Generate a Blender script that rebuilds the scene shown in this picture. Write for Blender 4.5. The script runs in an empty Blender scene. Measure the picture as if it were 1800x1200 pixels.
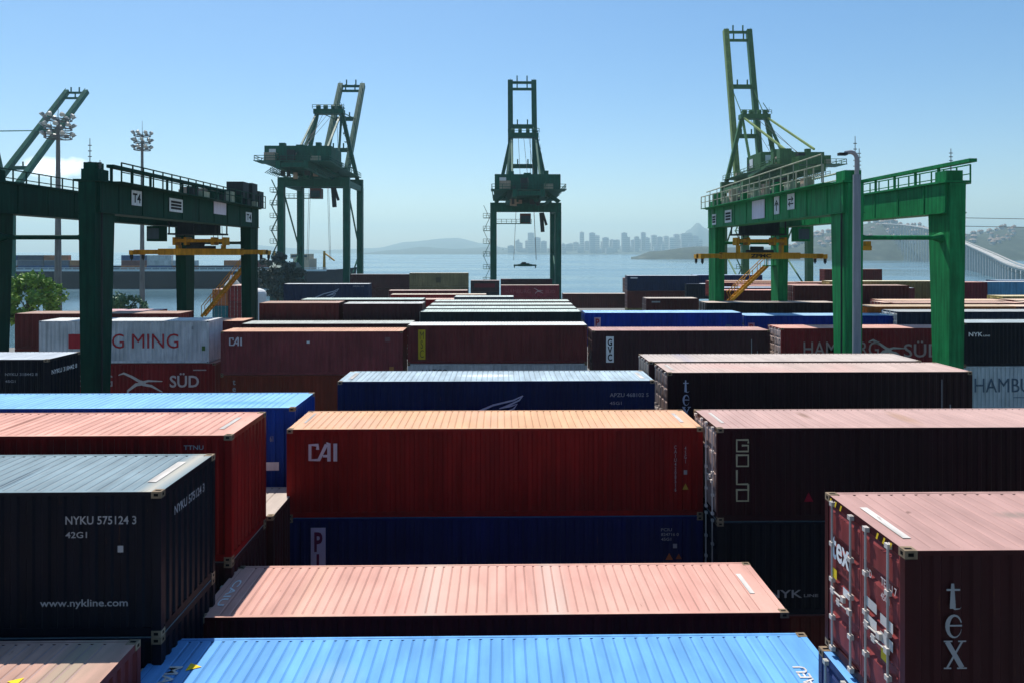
import bpy, bmesh, math, random
from mathutils import Vector, Matrix, noise
R = math.radians
rnd = random.Random(7)
sc = bpy.context.scene
COL = sc.collection

# ------------------------------------------------------------------ camera
ZC = 15.6                                   # eye height above the yard
cam_d = bpy.data.cameras.new('camera'); cam = bpy.data.objects.new('camera', cam_d); COL.objects.link(cam)
cam_d.sensor_width = 36.0; cam_d.lens = 25.33; cam_d.clip_start = 0.1; cam_d.clip_end = 60000
cam.location = (0, 0, ZC); cam_d.shift_y = -157 / 1800; cam.rotation_euler = (R(90), 0, R(-0.995))
sc.camera = cam
# ------------------------------------------------------------------ sky, sun, exposure
SUN_AZ, SUN_EL = 21.0, 60.0                 # degrees left of +Y, elevation
w = bpy.data.worlds.new('World'); sc.world = w; w.use_nodes = True
nt = w.node_tree; nt.nodes.clear()
out = nt.nodes.new('ShaderNodeOutputWorld'); bg = nt.nodes.new('ShaderNodeBackground')
sky = nt.nodes.new('ShaderNodeTexSky'); sky.sky_type = 'NISHITA'; sky.sun_disc = False
sky.sun_elevation = R(SUN_EL); sky.sun_rotation = R(-SUN_AZ); sky.altitude = 10
sky.air_density = 1.0; sky.dust_density = 0.6; sky.ozone_density = 2.2
bg.inputs['Strength'].default_value = 0.11
# one small white cloud low on the left, part of the sky
tc = nt.nodes.new('ShaderNodeTexCoord')
mp = nt.nodes.new('ShaderNodeMapping'); mp.vector_type = 'POINT'
cd = Vector((-0.520, 0.848, 0.0975)).normalized()
sub = nt.nodes.new('ShaderNodeVectorMath'); sub.operation = 'SUBTRACT'; sub.inputs[1].default_value = cd
scl = nt.nodes.new('ShaderNodeVectorMath'); scl.operation = 'MULTIPLY'; scl.inputs[1].default_value = (24, 24, 62)
ln = nt.nodes.new('ShaderNodeVectorMath'); ln.operation = 'LENGTH'
nz = nt.nodes.new('ShaderNodeTexNoise'); nz.inputs['Scale'].default_value = 34; nz.inputs['Detail'].default_value = 5
ad = nt.nodes.new('ShaderNodeMath'); ad.operation = 'MULTIPLY_ADD'; ad.inputs[1].default_value = 1.1
mr = nt.nodes.new('ShaderNodeMapRange'); mr.inputs[1].default_value = 1.45; mr.inputs[2].default_value = 1.0
mx = nt.nodes.new('ShaderNodeMixRGB'); mx.inputs[2].default_value = (15, 15.2, 15.4, 1)
L_ = nt.links.new
L_(tc.outputs['Generated'], sub.inputs[0]); L_(sub.outputs[0], scl.inputs[0]); L_(scl.outputs[0], ln.inputs[0])
L_(tc.outputs['Generated'], nz.inputs['Vector']); L_(nz.outputs['Fac'], ad.inputs[0]); L_(ln.outputs['Value'], ad.inputs[2])
L_(ad.outputs[0], mr.inputs[0]); L_(mr.outputs[0], mx.inputs[0]); L_(sky.outputs[0], mx.inputs[1])
hs_ = nt.nodes.new('ShaderNodeHueSaturation'); hs_.inputs['Saturation'].default_value = 1.3; hs_.inputs['Value'].default_value = 0.97; L_(mx.outputs[0], hs_.inputs['Color']); L_(hs_.outputs[0], bg.inputs['Color']); L_(bg.outputs[0], out.inputs['Surface'])
sd = bpy.data.lights.new('sun', 'SUN'); sd.energy = 5.0; sd.angle = R(0.5); sd.color = (1.0, 0.955, 0.89)
so = bpy.data.objects.new('sun', sd); COL.objects.link(so)
sv = Vector((-math.sin(R(SUN_AZ)) * math.cos(R(SUN_EL)), math.cos(R(SUN_AZ)) * math.cos(R(SUN_EL)), math.sin(R(SUN_EL))))
so.rotation_euler = sv.to_track_quat('Z', 'Y').to_euler(); so.location = (0, 0, 60)
sc.view_settings.view_transform = 'Standard'; sc.view_settings.look = 'None'
sc.view_settings.exposure = 0.33; sc.view_settings.gamma = 1.0
sc.cycles.max_bounces = 6; sc.cycles.volume_bounces = 0; sc.cycles.use_denoising = True
sc.cycles.diffuse_bounces = 3; sc.cycles.glossy_bounces = 3; sc.cycles.caustics_reflective = False

# ------------------------------------------------------------------ materials
MC = {}
def nodes(name):
    m = bpy.data.materials.new(name); m.use_nodes = True
    n = m.node_tree; b = n.nodes['Principled BSDF']
    return m, n, b
def rgb(c): return (c[0], c[1], c[2], 1)
def paint(col, rough=0.5, var=0.18, streak=0.25, rust=0.0, metal=0.0, roof=False, bands=(), spots=(), name=None, mottle=None, dents=0.0):
    key = (dents, tuple(col), rough, var, streak, rust, metal, roof, tuple(bands), tuple(spots), mottle)
    if key in MC: return MC[key]
    m, n, b = nodes(name or 'painted_steel'); N = n.nodes.new; K = n.links.new
    b.inputs['Roughness'].default_value = rough; b.inputs['Metallic'].default_value = metal; b.inputs['Specular IOR Level'].default_value = .08
    tcn = N('ShaderNodeTexCoord'); oi = N('ShaderNodeObjectInfo')
    off = N('ShaderNodeVectorMath'); off.operation = 'ADD'
    mu = N('ShaderNodeMath'); mu.operation = 'MULTIPLY'; mu.inputs[1].default_value = 53.0
    K(oi.outputs['Random'], mu.inputs[0]); K(tcn.outputs['Object'], off.inputs[0]); K(mu.outputs[0], off.inputs[1])
    n1 = N('ShaderNodeTexNoise'); n1.inputs['Scale'].default_value = 0.55; n1.inputs['Detail'].default_value = 6; n1.inputs['Roughness'].default_value = 0.65
    K(off.outputs[0], n1.inputs['Vector'])
    mpn = N('ShaderNodeMapping'); mpn.inputs['Scale'].default_value = (2.2, 0.35, 0.35) if roof else (3.2, 3.2, 0.28)
    K(off.outputs[0], mpn.inputs['Vector'])
    n2 = N('ShaderNodeTexNoise'); n2.inputs['Scale'].default_value = 1.6; n2.inputs['Detail'].default_value = 5
    K(mpn.outputs[0], n2.inputs['Vector'])
    r1 = N('ShaderNodeMapRange'); r1.inputs[1].default_value = 0.3; r1.inputs[2].default_value = 0.7; r1.inputs[3].default_value = 1 - var; r1.inputs[4].default_value = 1 + var
    K(n1.outputs['Fac'], r1.inputs[0])
    r2 = N('ShaderNodeMapRange'); r2.inputs[1].default_value = 0.35; r2.inputs[2].default_value = 0.65; r2.inputs[3].default_value = 1 - streak; r2.inputs[4].default_value = 1 + streak * .6
    K(n2.outputs['Fac'], r2.inputs[0])
    mm = N('ShaderNodeMath'); mm.operation = 'MULTIPLY'; K(r1.outputs[0], mm.inputs[0]); K(r2.outputs[0], mm.inputs[1])
    vs = N('ShaderNodeVectorMath'); vs.operation = 'SCALE'; vs.inputs[0].default_value = col[:3]; K(mm.outputs[0], vs.inputs['Scale'])
    cur = vs.outputs[0]
    def mixin(fac_out, colr, cur):
        x = N('ShaderNodeMixRGB'); K(fac_out, x.inputs[0]); K(cur, x.inputs[1]); x.inputs[2].default_value = rgb(colr); return x.outputs[0]
    if mottle:
        n4 = N('ShaderNodeTexNoise'); n4.inputs['Scale'].default_value = 0.33; n4.inputs['Detail'].default_value = 7
        mp4 = N('ShaderNodeMapping'); mp4.inputs['Location'].default_value = (9, 4, 2); K(off.outputs[0], mp4.inputs['Vector']); K(mp4.outputs[0], n4.inputs['Vector'])
        r4 = N('ShaderNodeMapRange'); r4.inputs[1].default_value = 0.45; r4.inputs[2].default_value = 0.72; r4.inputs[4].default_value = 0.75
        K(n4.outputs['Fac'], r4.inputs[0]); cur = mixin(r4.outputs[0], mottle, cur)
    sx = N('ShaderNodeSeparateXYZ'); K(tcn.outputs['Object'], sx.inputs[0])
    for (bx, bw, bc, ba) in bands:
        a1 = N('ShaderNodeMath'); a1.operation = 'SUBTRACT'; K(sx.outputs[0], a1.inputs[0]); a1.inputs[1].default_value = bx
        a2 = N('ShaderNodeMath'); a2.operation = 'ABSOLUTE'; K(a1.outputs[0], a2.inputs[0])
        a3 = N('ShaderNodeMath'); a3.operation = 'MULTIPLY_ADD'; K(n2.outputs['Fac'], a3.inputs[0]); a3.inputs[1].default_value = bw * 1.6; K(a2.outputs[0], a3.inputs[2])
        a4 = N('ShaderNodeMapRange'); a4.inputs[1].default_value = bw * 1.9; a4.inputs[2].default_value = bw * 0.7; a4.inputs[4].default_value = ba
        K(a3.outputs[0], a4.inputs[0]); cur = mixin(a4.outputs[0], bc, cur)
    for (px, py, rx, ry, pc, pa) in spots:
        a1 = N('ShaderNodeVectorMath'); a1.operation = 'SUBTRACT'; K(tcn.outputs['Object'], a1.inputs[0]); a1.inputs[1].default_value = (px, py, 0)
        a2 = N('ShaderNodeVectorMath'); a2.operation = 'MULTIPLY'; K(a1.outputs[0], a2.inputs[0]); a2.inputs[1].default_value = (1 / rx, 1 / ry, 0)
        a3 = N('ShaderNodeVectorMath'); a3.operation = 'LENGTH'; K(a2.outputs[0], a3.inputs[0])
        a5 = N('ShaderNodeMath'); a5.operation = 'MULTIPLY_ADD'; K(n1.outputs['Fac'], a5.inputs[0]); a5.inputs[1].default_value = 1.2; K(a3.outputs['Value'], a5.inputs[2])
        a4 = N('ShaderNodeMapRange'); a4.inputs[1].default_value = 1.8; a4.inputs[2].default_value = 1.0; a4.inputs[4].default_value = pa
        K(a5.outputs[0], a4.inputs[0]); cur = mixin(a4.outputs[0], pc, cur)
    if rust > 0:
        n3 = N('ShaderNodeTexNoise'); n3.inputs['Scale'].default_value = 5.5; n3.inputs['Detail'].default_value = 8; n3.inputs['Roughness'].default_value = 0.7
        K(mpn.outputs[0], n3.inputs['Vector'])
        r3 = N('ShaderNodeMapRange'); r3.inputs[1].default_value = 0.70 - rust * .12; r3.inputs[2].default_value = 0.76; r3.inputs[4].default_value = 0.8
        K(n3.outputs['Fac'], r3.inputs[0]); cur = mixin(r3.outputs[0], (0.10, 0.045, 0.022), cur)
    K(cur, b.inputs['Base Color'])
    rr = N('ShaderNodeMapRange'); rr.inputs[3].default_value = max(.1, rough - .12); rr.inputs[4].default_value = min(1, rough + .15)
    K(n1.outputs['Fac'], rr.inputs[0]); K(rr.outputs[0], b.inputs['Roughness'])
    if dents:
        mp6 = N('ShaderNodeMapping'); mp6.inputs['Scale'].default_value = (1.0, 1.0, 1.3); K(off.outputs[0], mp6.inputs['Vector'])
        n6 = N('ShaderNodeTexNoise'); n6.inputs['Scale'].default_value = 1.1; n6.inputs['Detail'].default_value = 3; K(mp6.outputs[0], n6.inputs['Vector'])
        bp = N('ShaderNodeBump'); bp.inputs['Strength'].default_value = .35; bp.inputs['Distance'].default_value = dents; K(n6.outputs['Fac'], bp.inputs['Height']); K(bp.outputs[0], b.inputs['Normal'])
    MC[key] = m; return m
def side(c, rust=0.5): return paint(c, 0.46, 0.20, 0.20, rust, dents=.09, mottle=(c[0] * .55 + .008, c[1] * .6 + .006, c[2] * .6 + .006))
def flat(c, rough=0.6, name='plain_paint'): return paint(c, rough, 0.08, 0.1, 0, name=name)
M_CAST = paint((0.23, 0.17, 0.11), 0.6, .3, .3, .9, name='worn_casting_steel')
M_HOLE = flat((0.006, 0.006, 0.006), 0.9, 'dark_hole')
M_ROD = paint((0.42, 0.42, 0.38), 0.42, .2, .2, .4, .0, name='galvanised_steel')
M_WHITE = flat((0.72, 0.72, 0.70), 0.6, 'white_lettering')
M_GREY = flat((0.30, 0.30, 0.31), 0.6, 'faded_lettering')
M_WORN = paint((.52, .49, .45), .6, .25, .3, .9, roof=True, name='worn_white_paint'); M_RED = flat((0.42, 0.03, 0.04)); M_YEL = flat((0.75, 0.52, 0.03)); M_BLK = flat((0.015, 0.015, 0.017))
M_NAVYT = flat((0.06, 0.10, 0.14)); M_GOLD = flat((0.42, 0.38, 0.24))
M_MAST = paint((0.20, 0.19, 0.18), 0.5, .15, .2, .3, name='mast_steel')

# ------------------------------------------------------------------ mesh helpers
class MB:
    def __init__(s): s.v = []; s.f = []; s.m = []
    def quad(s, pts, m=0):
        k = len(s.v); s.v += [tuple(p) for p in pts]; s.f.append(tuple(range(k, k + len(pts)))); s.m.append(m); return s
    def box(s, x0, y0, z0, x1, y1, z1, m=0):
        k = len(s.v)
        s.v += [(x0, y0, z0), (x1, y0, z0), (x1, y1, z0), (x0, y1, z0), (x0, y0, z1), (x1, y0, z1), (x1, y1, z1), (x0, y1, z1)]
        for q in ((0, 3, 2, 1), (4, 5, 6, 7), (0, 1, 5, 4), (1, 2, 6, 5), (2, 3, 7, 6), (3, 0, 4, 7)):
            s.f.append(tuple(k + i for i in q)); s.m.append(m)
        return s
    def tbox(s, c0, a0, b0, c1, a1, b1, m=0):
        """box column from rectangle (centre c0, half sizes a0,b0) to rectangle (c1,a1,b1)"""
        k = len(s.v)
        for c, a, b in ((c0, a0, b0), (c1, a1, b1)):
            s.v += [(c[0] - a, c[1] - b, c[2]), (c[0] + a, c[1] - b, c[2]), (c[0] + a, c[1] + b, c[2]), (c[0] - a, c[1] + b, c[2])]
        for q in ((0, 3, 2, 1), (4, 5, 6, 7), (0, 1, 5, 4), (1, 2, 6, 5), (2, 3, 7, 6), (3, 0, 4, 7)):
            s.f.append(tuple(k + i for i in q)); s.m.append(m)
        return s
    def beam(s, p, q, wd, ht, m=0):
        p = Vector(p); q = Vector(q); d = (q - p).normalized()
        up = Vector((0, 0, 1)) if abs(d.z) < 0.97 else Vector((0, 1, 0))
        r = d.cross(up).normalized(); u = r.cross(d).normalized(); k = len(s.v)
        for e in (p, q):
            for a, b in ((-1, -1), (1, -1), (1, 1), (-1, 1)): s.v.append(tuple(e + r * a * wd / 2 + u * b * ht / 2))
        for g in ((0, 3, 2, 1), (4, 5, 6, 7), (0, 1, 5, 4), (1, 2, 6, 5), (2, 3, 7, 6), (3, 0, 4, 7)):
            s.f.append(tuple(k + i for i in g)); s.m.append(m)
        return s
    def tube(s, p, q, r0, r1=None, n=8, m=0, cap=True):
        r1 = r0 if r1 is None else r1
        p = Vector(p); q = Vector(q); d = (q - p).normalized()
        up = Vector((0, 0, 1)) if abs(d.z) < 0.97 else Vector((0, 1, 0))
        a = d.cross(up).normalized(); b = a.cross(d); k = len(s.v)
        for e, rr in ((p, r0), (q, r1)):
            for i in range(n):
                t = 2 * math.pi * i / n; s.v.append(tuple(e + (a * math.cos(t) + b * math.sin(t)) * rr))
        for i in range(n):
            j = (i + 1) % n; s.f.append((k + i, k + j, k + n + j, k + n + i)); s.m.append(m)
        if cap: s.f.append(tuple(k + i for i in range(n))[::-1]); s.f.append(tuple(k + n + i for i in range(n))); s.m += [m, m]
        return s
    def path(s, pts, r, n=8, m=0):
        for i in range(len(pts) - 1): s.tube(pts[i], pts[i + 1], r, r, n, m)
        return s
    def mesh(s, name):
        me = bpy.data.meshes.new(name); me.from_pydata(s.v, [], s.f); me.polygons.foreach_set('material_index', s.m); me.update(); return me
    def build(s, name, mats, parent=None, loc=(0, 0, 0), smooth=False):
        return put(s.mesh(name), name, mats, parent, loc, smooth)
def put(me, name, mats, parent=None, loc=(0, 0, 0), smooth=False):
    o = bpy.data.objects.new(name, me); COL.objects.link(o)
    if not isinstance(mats, (list, tuple)): mats = [mats]
    if len(me.materials) < len(mats):
        for _ in range(len(mats) - len(me.materials)): me.materials.append(None)
    for i, mt in enumerate(mats):
        o.material_slots[i].link = 'OBJECT'; o.material_slots[i].material = mt
    if smooth: me.polygons.foreach_set('use_smooth', [True] * len(me.polygons))
    if parent is not None: o.parent = parent
    o.location = loc; return o
def thing(name, label, cat, loc=(0, 0, 0), rz=0.0, group=None):
    o = bpy.data.objects.new(name, None); COL.objects.link(o); o.empty_display_size = 0.3
    o.location = loc; o.rotation_euler = (0, 0, rz); o['label'] = label; o['category'] = cat
    if group: o['group'] = group
    return o
def tag(o, label, cat, group=None, kind=None):
    o['label'] = label; o['category'] = cat
    if group: o['group'] = group
    if kind: o['kind'] = kind
    return o
def dup(src, loc, rz=0.0, label=None, group=None):
    def cp(o, par):
        c = o.copy(); COL.objects.link(c)
        if par is not None: c.parent = par
        for ch in list(kids.get(o.name, ())): cp(ch, c)
        return c
    kids = {}
    for o in bpy.data.objects:
        if o.parent: kids.setdefault(o.parent.name, []).append(o)
    r = cp(src, None); r.location = loc; r.rotation_euler = (0, 0, rz)
    if label: r['label'] = label
    if group: r['group'] = group
    return r

# ------------------------------------------------------------------ lettering
TXT = {}
def text_pts(s, bold=0.0, vertical=False, spacing=1.0):
    key = (s, bold, vertical, spacing)
    if key in TXT: return TXT[key]
    c = bpy.data.curves.new('t', 'FONT'); c.body = '\n'.join(s) if vertical else s
    c.offset = bold; c.resolution_u = 3; c.space_character = spacing
    if vertical: c.align_x = 'CENTER'; c.space_line = 0.82
    o = bpy.data.objects.new('t', c); COL.objects.link(o)
    bpy.context.view_layer.update()
    me = bpy.data.meshes.new_from_object(o)
    vs = [(v.co.x, v.co.y) for v in me.vertices]; fs = [tuple(p.vertices) for p in me.polygons]
    bpy.data.objects.remove(o); bpy.data.meshes.remove(me); bpy.data.curves.remove(c)
    x0 = min(p[0] for p in vs); x1 = max(p[0] for p in vs); y0 = min(p[1] for p in vs); y1 = max(p[1] for p in vs)
    vs = [((p[0] - x0) / (x1 - x0), (p[1] - y0) / (y1 - y0)) for p in vs]
    TXT[key] = (vs, fs); return TXT[key]
def strokes(lst, asp=1.0):
    """list of (points, width or widths): flat ribbons in the unit square"""
    vs = []; fs = []
    for si, (pts, wd) in enumerate(lst):
        P = [Vector((p[0], p[1] * asp)) for p in pts]; n = len(P); k = len(vs)
        for i in range(n):
            d = (P[min(i + 1, n - 1)] - P[max(i - 1, 0)]).normalized(); nn = Vector((-d.y, d.x))
            ww = (wd[i] if isinstance(wd, (list, tuple)) else wd) / 2
            vs += [(P[i].x + nn.x * ww, (P[i].y + nn.y * ww) / asp, si), (P[i].x - nn.x * ww, (P[i].y - nn.y * ww) / asp, si)]
        for i in range(n - 1): fs.append((k + 2 * i, k + 2 * i + 1, k + 2 * i + 3, k + 2 * i + 2))
    return vs, fs
def arc(cx, cy, rx, ry, a0, a1, n=12):
    return [(cx + rx * math.cos(R(a0 + (a1 - a0) * i / n)), cy + ry * math.sin(R(a0 + (a1 - a0) * i / n))) for i in range(n + 1)]
def glyph_tex():
    t = [([(.42, 1.0), (.42, .74)], [.10, .2]), ([(.42, .76), (.42, .70)], .2), ([(.2, .925), (.68, .925)], .07), ([(.42, .72), (.5, .695), (.66, .70), (.72, .72)], [.1, .06, .03, .01])]
    e = [(arc(.48, .49, .25, .13, 20, 345, 18), [.04, .05, .06, .07, .08, .1, .13, .15, .16, .15, .13, .11, .09, .07, .05, .04, .03, .02, .01]), ([(.24, .50), (.74, .50)], .06)]
    x = [([(.22, .31), (.74, .0)], .17), ([(.74, .31), (.22, .0)], .07), ([(.1, .315), (.4, .315)], .05), ([(.6, .315), (.88, .315)], .05), ([(.1, -.005), (.36, -.005)], .05), ([(.56, -.005), (.9, -.005)], .05)]
    return strokes(t + e + x, 2.95)
def glyph_cai():
    C = [([(.30, .66), (.30, .92), (.06, .92), (.06, .08), (.34, .08), (.58, .95)], .105)]
    A = [([(.58, .99), (.66, .99), (.66, .0)], .105), ([(.47, .30), (.66, .30)], .08)]
    I = [([(.86, 1.0), (.86, .0)], .12)]
    return strokes(C + A + I, .57)
def glyph_gold():
    w_ = .13; s = []
    def sq(y): return [(.1, y + .18), (.1, y), (.9, y), (.9, y + .18), (.1 - w_ / 2, y + .18)]
    s.append(([(.9, .93), (.9, .985), (.1, .985), (.1, .80), (.9, .80), (.9, .895), (.45, .895)], w_))
    s.append((sq(.56), w_)); s.append(([(.1, .50), (.1, .27), (.9, .27)], w_)); s.append((sq(.0), w_)); s.append(([(.9, .27), (.9, .16)], w_))
    return strokes(s, 4.3)
def glyph_bird():
    return strokes([([(0, .85), (.12, .93), (.3, .78), (.48, .58), (.62, .50)], [.02, .05, .06, .07, .08]),
                    ([(.5, .52), (.68, .60), (1.0, .58)], [.06, .05, .02]), ([(.60, .50), (.40, .44), (.22, .18), (.2, .02)], [.08, .08, .05, .02]),
                    ([(.55, .45), (.75, .38), (1.0, .12)], [.07, .06, .02])], .58)
def glyph_wing():
    return strokes([([(0, .0), (.35, .42), (.8, .72), (1.0, 1.0)], [.05, .045, .04, .02]), ([(1.0, 1.0), (.92, .72), (.7, .42), (.48, .2)], [.02, .035, .045, .02]),
                    ([(.48, .2), (.75, .36), (.88, .5)], [.02, .035, .01]), ([(.88, .5), (.8, .2), (.62, .0)], [.01, .035, .02])], .4)
def glyph_tri(): return [(0, 0, 0), (1, 0, 0), (.5, 1, 0)], [(0, 1, 2)]
def rect(): return [(0, 0, 0), (1, 0, 0), (1, 1, 0), (0, 1, 0)], [(0, 1, 2, 3)]
def mark(parent, geo, face, a, z, wd, ht, mat, dims, name='lettering', lift=0.0):
    """face: 'f' front (-Y), 'l' left end (-X), 'r' right end (+X), 't' roof. a = distance along the face from its left edge,
    z = lower edge above the base (or distance from the near edge on the roof)."""
    Lx, Wy, Hz = dims; vs, fs = geo; out_ = []
    for p in vs:
        u = p[0] * wd + a; v = p[1] * ht + z; e = 0.004 + lift + (p[2] * 0.0006 if len(p) > 2 else 0)
        if face == 'f': out_.append((u, .006 - e, v))
        elif face == 'l': out_.append((-0.012 - e, Wy - u, v))
        elif face == 'r': out_.append((Lx - .012 + e, u, v))
        elif z > Lx / 2: out_.append((2 * z + ht - v, u, Hz + .004 + e))
        else: out_.append((v, Wy - u, Hz + .004 + e))
    me = bpy.data.meshes.new(name); me.from_pydata(out_, [], fs); me.update()
    return put(me, name, mat, parent)

# ------------------------------------------------------------------ container
CW = 2.44
CM = {}
def corr_x(mb, x0, x1, y, z0, z1, inn, pitch=.278, m=0):
    """vertical corrugations running along x on plane y, going in by inn (signed)"""
    n = max(1, round((x1 - x0) / pitch)); p = (x1 - x0) / n; pts = []
    for i in range(n):
        b = x0 + i * p
        pts += [(b, 0), (b + p * .30, 0), (b + p * .42, 1), (b + p * .82, 1), (b + p * .94, 0)]
    pts.append((x1, 0)); k = len(mb.v)
    for x, d in pts: mb.v += [(x, y + d * inn, z0), (x, y + d * inn, z1)]
    for i in range(len(pts) - 1):
        q = (k + 2 * i, k + 2 * i + 2, k + 2 * i + 3, k + 2 * i + 1)
        mb.f.append(q if inn > 0 else q[::-1]); mb.m.append(m)
def corr_y(mb, y0, y1, x, z0, z1, inn, pitch=.25, m=0):
    n = max(1, round((y1 - y0) / pitch)); p = (y1 - y0) / n; pts = []
    for i in range(n):
        b = y0 + i * p
        pts += [(b, 0), (b + p * .30, 0), (b + p * .42, 1), (b + p * .82, 1), (b + p * .94, 0)]
    pts.append((y1, 0)); k = len(mb.v)
    for y, d in pts: mb.v += [(x + d * inn, y, z0), (x + d * inn, y, z1)]
    for i in range(len(pts) - 1):
        q = (k + 2 * i, k + 2 * i + 2, k + 2 * i + 3, k + 2 * i + 1)
        mb.f.append(q if inn < 0 else q[::-1]); mb.m.append(m)
def cmesh(kind, L, H):
    key = (kind, L, H)
    if key in CM: return CM[key]
    b = MB(); W = CW
    if kind == 'frame':
        for x in (0, L - .15):
            for y in (0, W - .12): b.box(x, y, .119, x + .15, y + .12, H - .12)
        b.box(.15, .012, H - .07, L - .15, .07, H); b.box(.15, W - .07, H - .07, L - .15, W - .012, H)
        b.box(.15, .012, 0.02, L - .15, .06, .17); b.box(.15, W - .06, 0.02, L - .15, W - .012, .17)
        b.box(.012, .17, H - .12, .14, W - .17, H - .003); b.box(L - .14, .17, H - .12, L - .012, W - .17, H - .003)
        b.box(.012, .17, 0.02, .14, W - .17, .16); b.box(L - .14, .17, 0.02, L - .012, W - .17, .16)
        b.box(.14, .06, .10, L - .14, W - .06, .16)
    elif kind == 'side_wall': corr_x(b, .15, L - .15, .010, .17, H - .07, .036)
    elif kind == 'side_wall_back': corr_x(b, .15, L - .15, W - .010, .17, H - .07, -.036)
    elif kind == 'end_wall': corr_y(b, .12, W - .12, L - .012, .16, H - .12, -.04)
    elif kind == 'roof':
        x0, x1, y0, y1, z = .14, L - .14, .07, W - .07, H - .004
        n = round((x1 - x0 - .5) / .212); p = (x1 - x0 - .5) / n
        prof = [(x0, 0, 0), (x0 + .25, 0, 0)]
        for i in range(n):
            q = x0 + .25 + i * p
            prof += [(q + p * .12, 0, 0), (q + p * .20, -.014, 0), (q + p * .32, -.014, 1), (q + p * .46, 0, 0)]
        prof += [(x1 - .25, 0, 0), (x1, 0, 0)]
        for i in range(len(prof) - 1):
            (xa, za, ma), (xb, zb, mb_) = prof[i], prof[i + 1]
            b.quad([(xa, y0 + .05, z + za), (xb, y0 + .05, z + zb), (xb, y1 - .05, z + zb), (xa, y1 - .05, z + za)], 1 if (za < -.01 and zb < -.01) else 0)
        b.quad([(x0, y0, z), (x1, y0, z), (x1, y0 + .05, z), (x0, y0 + .05, z)]); b.quad([(x0, y1 - .05, z), (x1, y1 - .05, z), (x1, y1, z), (x0, y1, z)])
        b.quad([(x0, y0 + .05, z - .0145), (x1, y0 + .05, z - .0145), (x1, y1 - .05, z - .0145), (x0, y1 - .05, z - .0145)], 1)
        for (xa, ya, xb, yb) in ((.15, .0125, L - .15, .0695), (.15, W - .0695, L - .15, W - .0125), (.0125, .165, .1395, W - .165), (L - .1395, .165, L - .0125, W - .165)):
            b.quad([(xa, ya, H + .002), (xb, ya, H + .002), (xb, yb, H + .002), (xa, yb, H + .002)])
    elif kind == 'door':          # one leaf, hinge edge at y=0, width w
        wd = (W - .24) / 2 - .012; h = H - .30; n = 5 if H > 2.7 else 4
        b.box(.045, 0.0, .165, .075, wd, H - .125); zz = .165; p = (H - .29) / n
        b.box(.015, 0, .165, .045, .05, H - .125); b.box(.015, wd - .05, .165, .045, wd, H - .125)
        for i in range(n):
            a = zz + i * p
            k = len(b.v)
            prof = [(a, .045), (a + p * .10, .045), (a + p * .2, .012), (a + p * .80, .012), (a + p * .90, .045), (a + p, .045)]
            for z, x in prof: b.v += [(x - .001, .05, z), (x - .001, wd - .05, z)]
            for j in range(5): b.f.append((k + 2 * j, k + 2 * j + 2, k + 2 * j + 3, k + 2 * j + 1)); b.m.append(0)
    elif kind == 'rod':
        b.tube((0, 0, .06), (0, 0, H - .04), .019, n=8)
        for z in (.10, .62, 1.25, H - .75, H - .08): b.box(-.03, -.045, z - .035, .04, .045, z + .035)
    elif kind == 'handle':
        b.tube((0, 0, 0), (0, .42, -.03), .014, n=6); b.box(-.012, .30, -.075, .012, .40, .03)
        b.box(-.02, -.05, -.05, .03, .04, .04)
    elif kind == 'gasket': b.box(0, 0, .165, .02, .03, H - .125)
    elif kind == 'cast':          # corner casting with its oval holes, corner at the origin, growing +x +y
        X, Y, Z = .178, .162, .118
        b.box(0, 0, 0, X, Y, Z, 0)
        e = .0015
        b.quad([(X * .22, Y * .34, Z + e), (X * .78, Y * .34, Z + e), (X * .78, Y * .66, Z + e), (X * .22, Y * .66, Z + e)], 1)
        b.quad([(X * .25, -e, Z * .3), (X * .7, -e, Z * .3), (X * .7, -e, Z * .72), (X * .25, -e, Z * .72)], 1)
        b.quad([(-e, Y * .7, Z * .3), (-e, Y * .3, Z * .3), (-e, Y * .3, Z * .72), (-e, Y * .7, Z * .72)], 1)
        b.quad([(X + e, Y * .3, Z * .3), (X + e, Y * .7, Z * .3), (X + e, Y * .7, Z * .72), (X + e, Y * .3, Z * .72)], 1)
        b.quad([(X * .7, Y + e, Z * .3), (X * .25, Y + e, Z * .3), (X * .25, Y + e, Z * .72), (X * .7, Y + e, Z * .72)], 1)
    elif kind == 'body':          # far containers: frame and corrugated walls in one
        f = MB()
        for kk in ('frame',):
            me = cmesh(kk, L, H)
        for x in (0, L - .15):
            for y in (0, W - .12): b.box(x, y, 0, x + .15, y + .12, H)
        b.box(.15, .012, H - .07, L - .15, .07, H - .002); b.box(.15, W - .07, H - .07, L - .15, W - .012, H - .002)
        b.box(.15, .012, 0.02, L - .15, .06, .17)
        b.box(.012, .12, H - .12, .14, W - .12, H - .003); b.box(L - .14, .12, H - .12, L - .012, W - .12, H - .003)
        b.box(.14, .06, .02, L - .14, W - .06, .16)
        corr_x(b, .15, L - .15, .010, .17, H - .07, .036, .4); corr_x(b, .15, L - .15, W - .010, .17, H - .07, -.036, .4)
        corr_y(b, .12, W - .12, L - .012, .16, H - .12, -.04, .4)
        b.quad([(.03, W - .12, .02), (.03, .12, .02), (.03, .12, H - .12), (.03, W - .12, H - .12)])
    me = b.mesh('container_' + kind); CM[key] = me; return me

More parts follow.
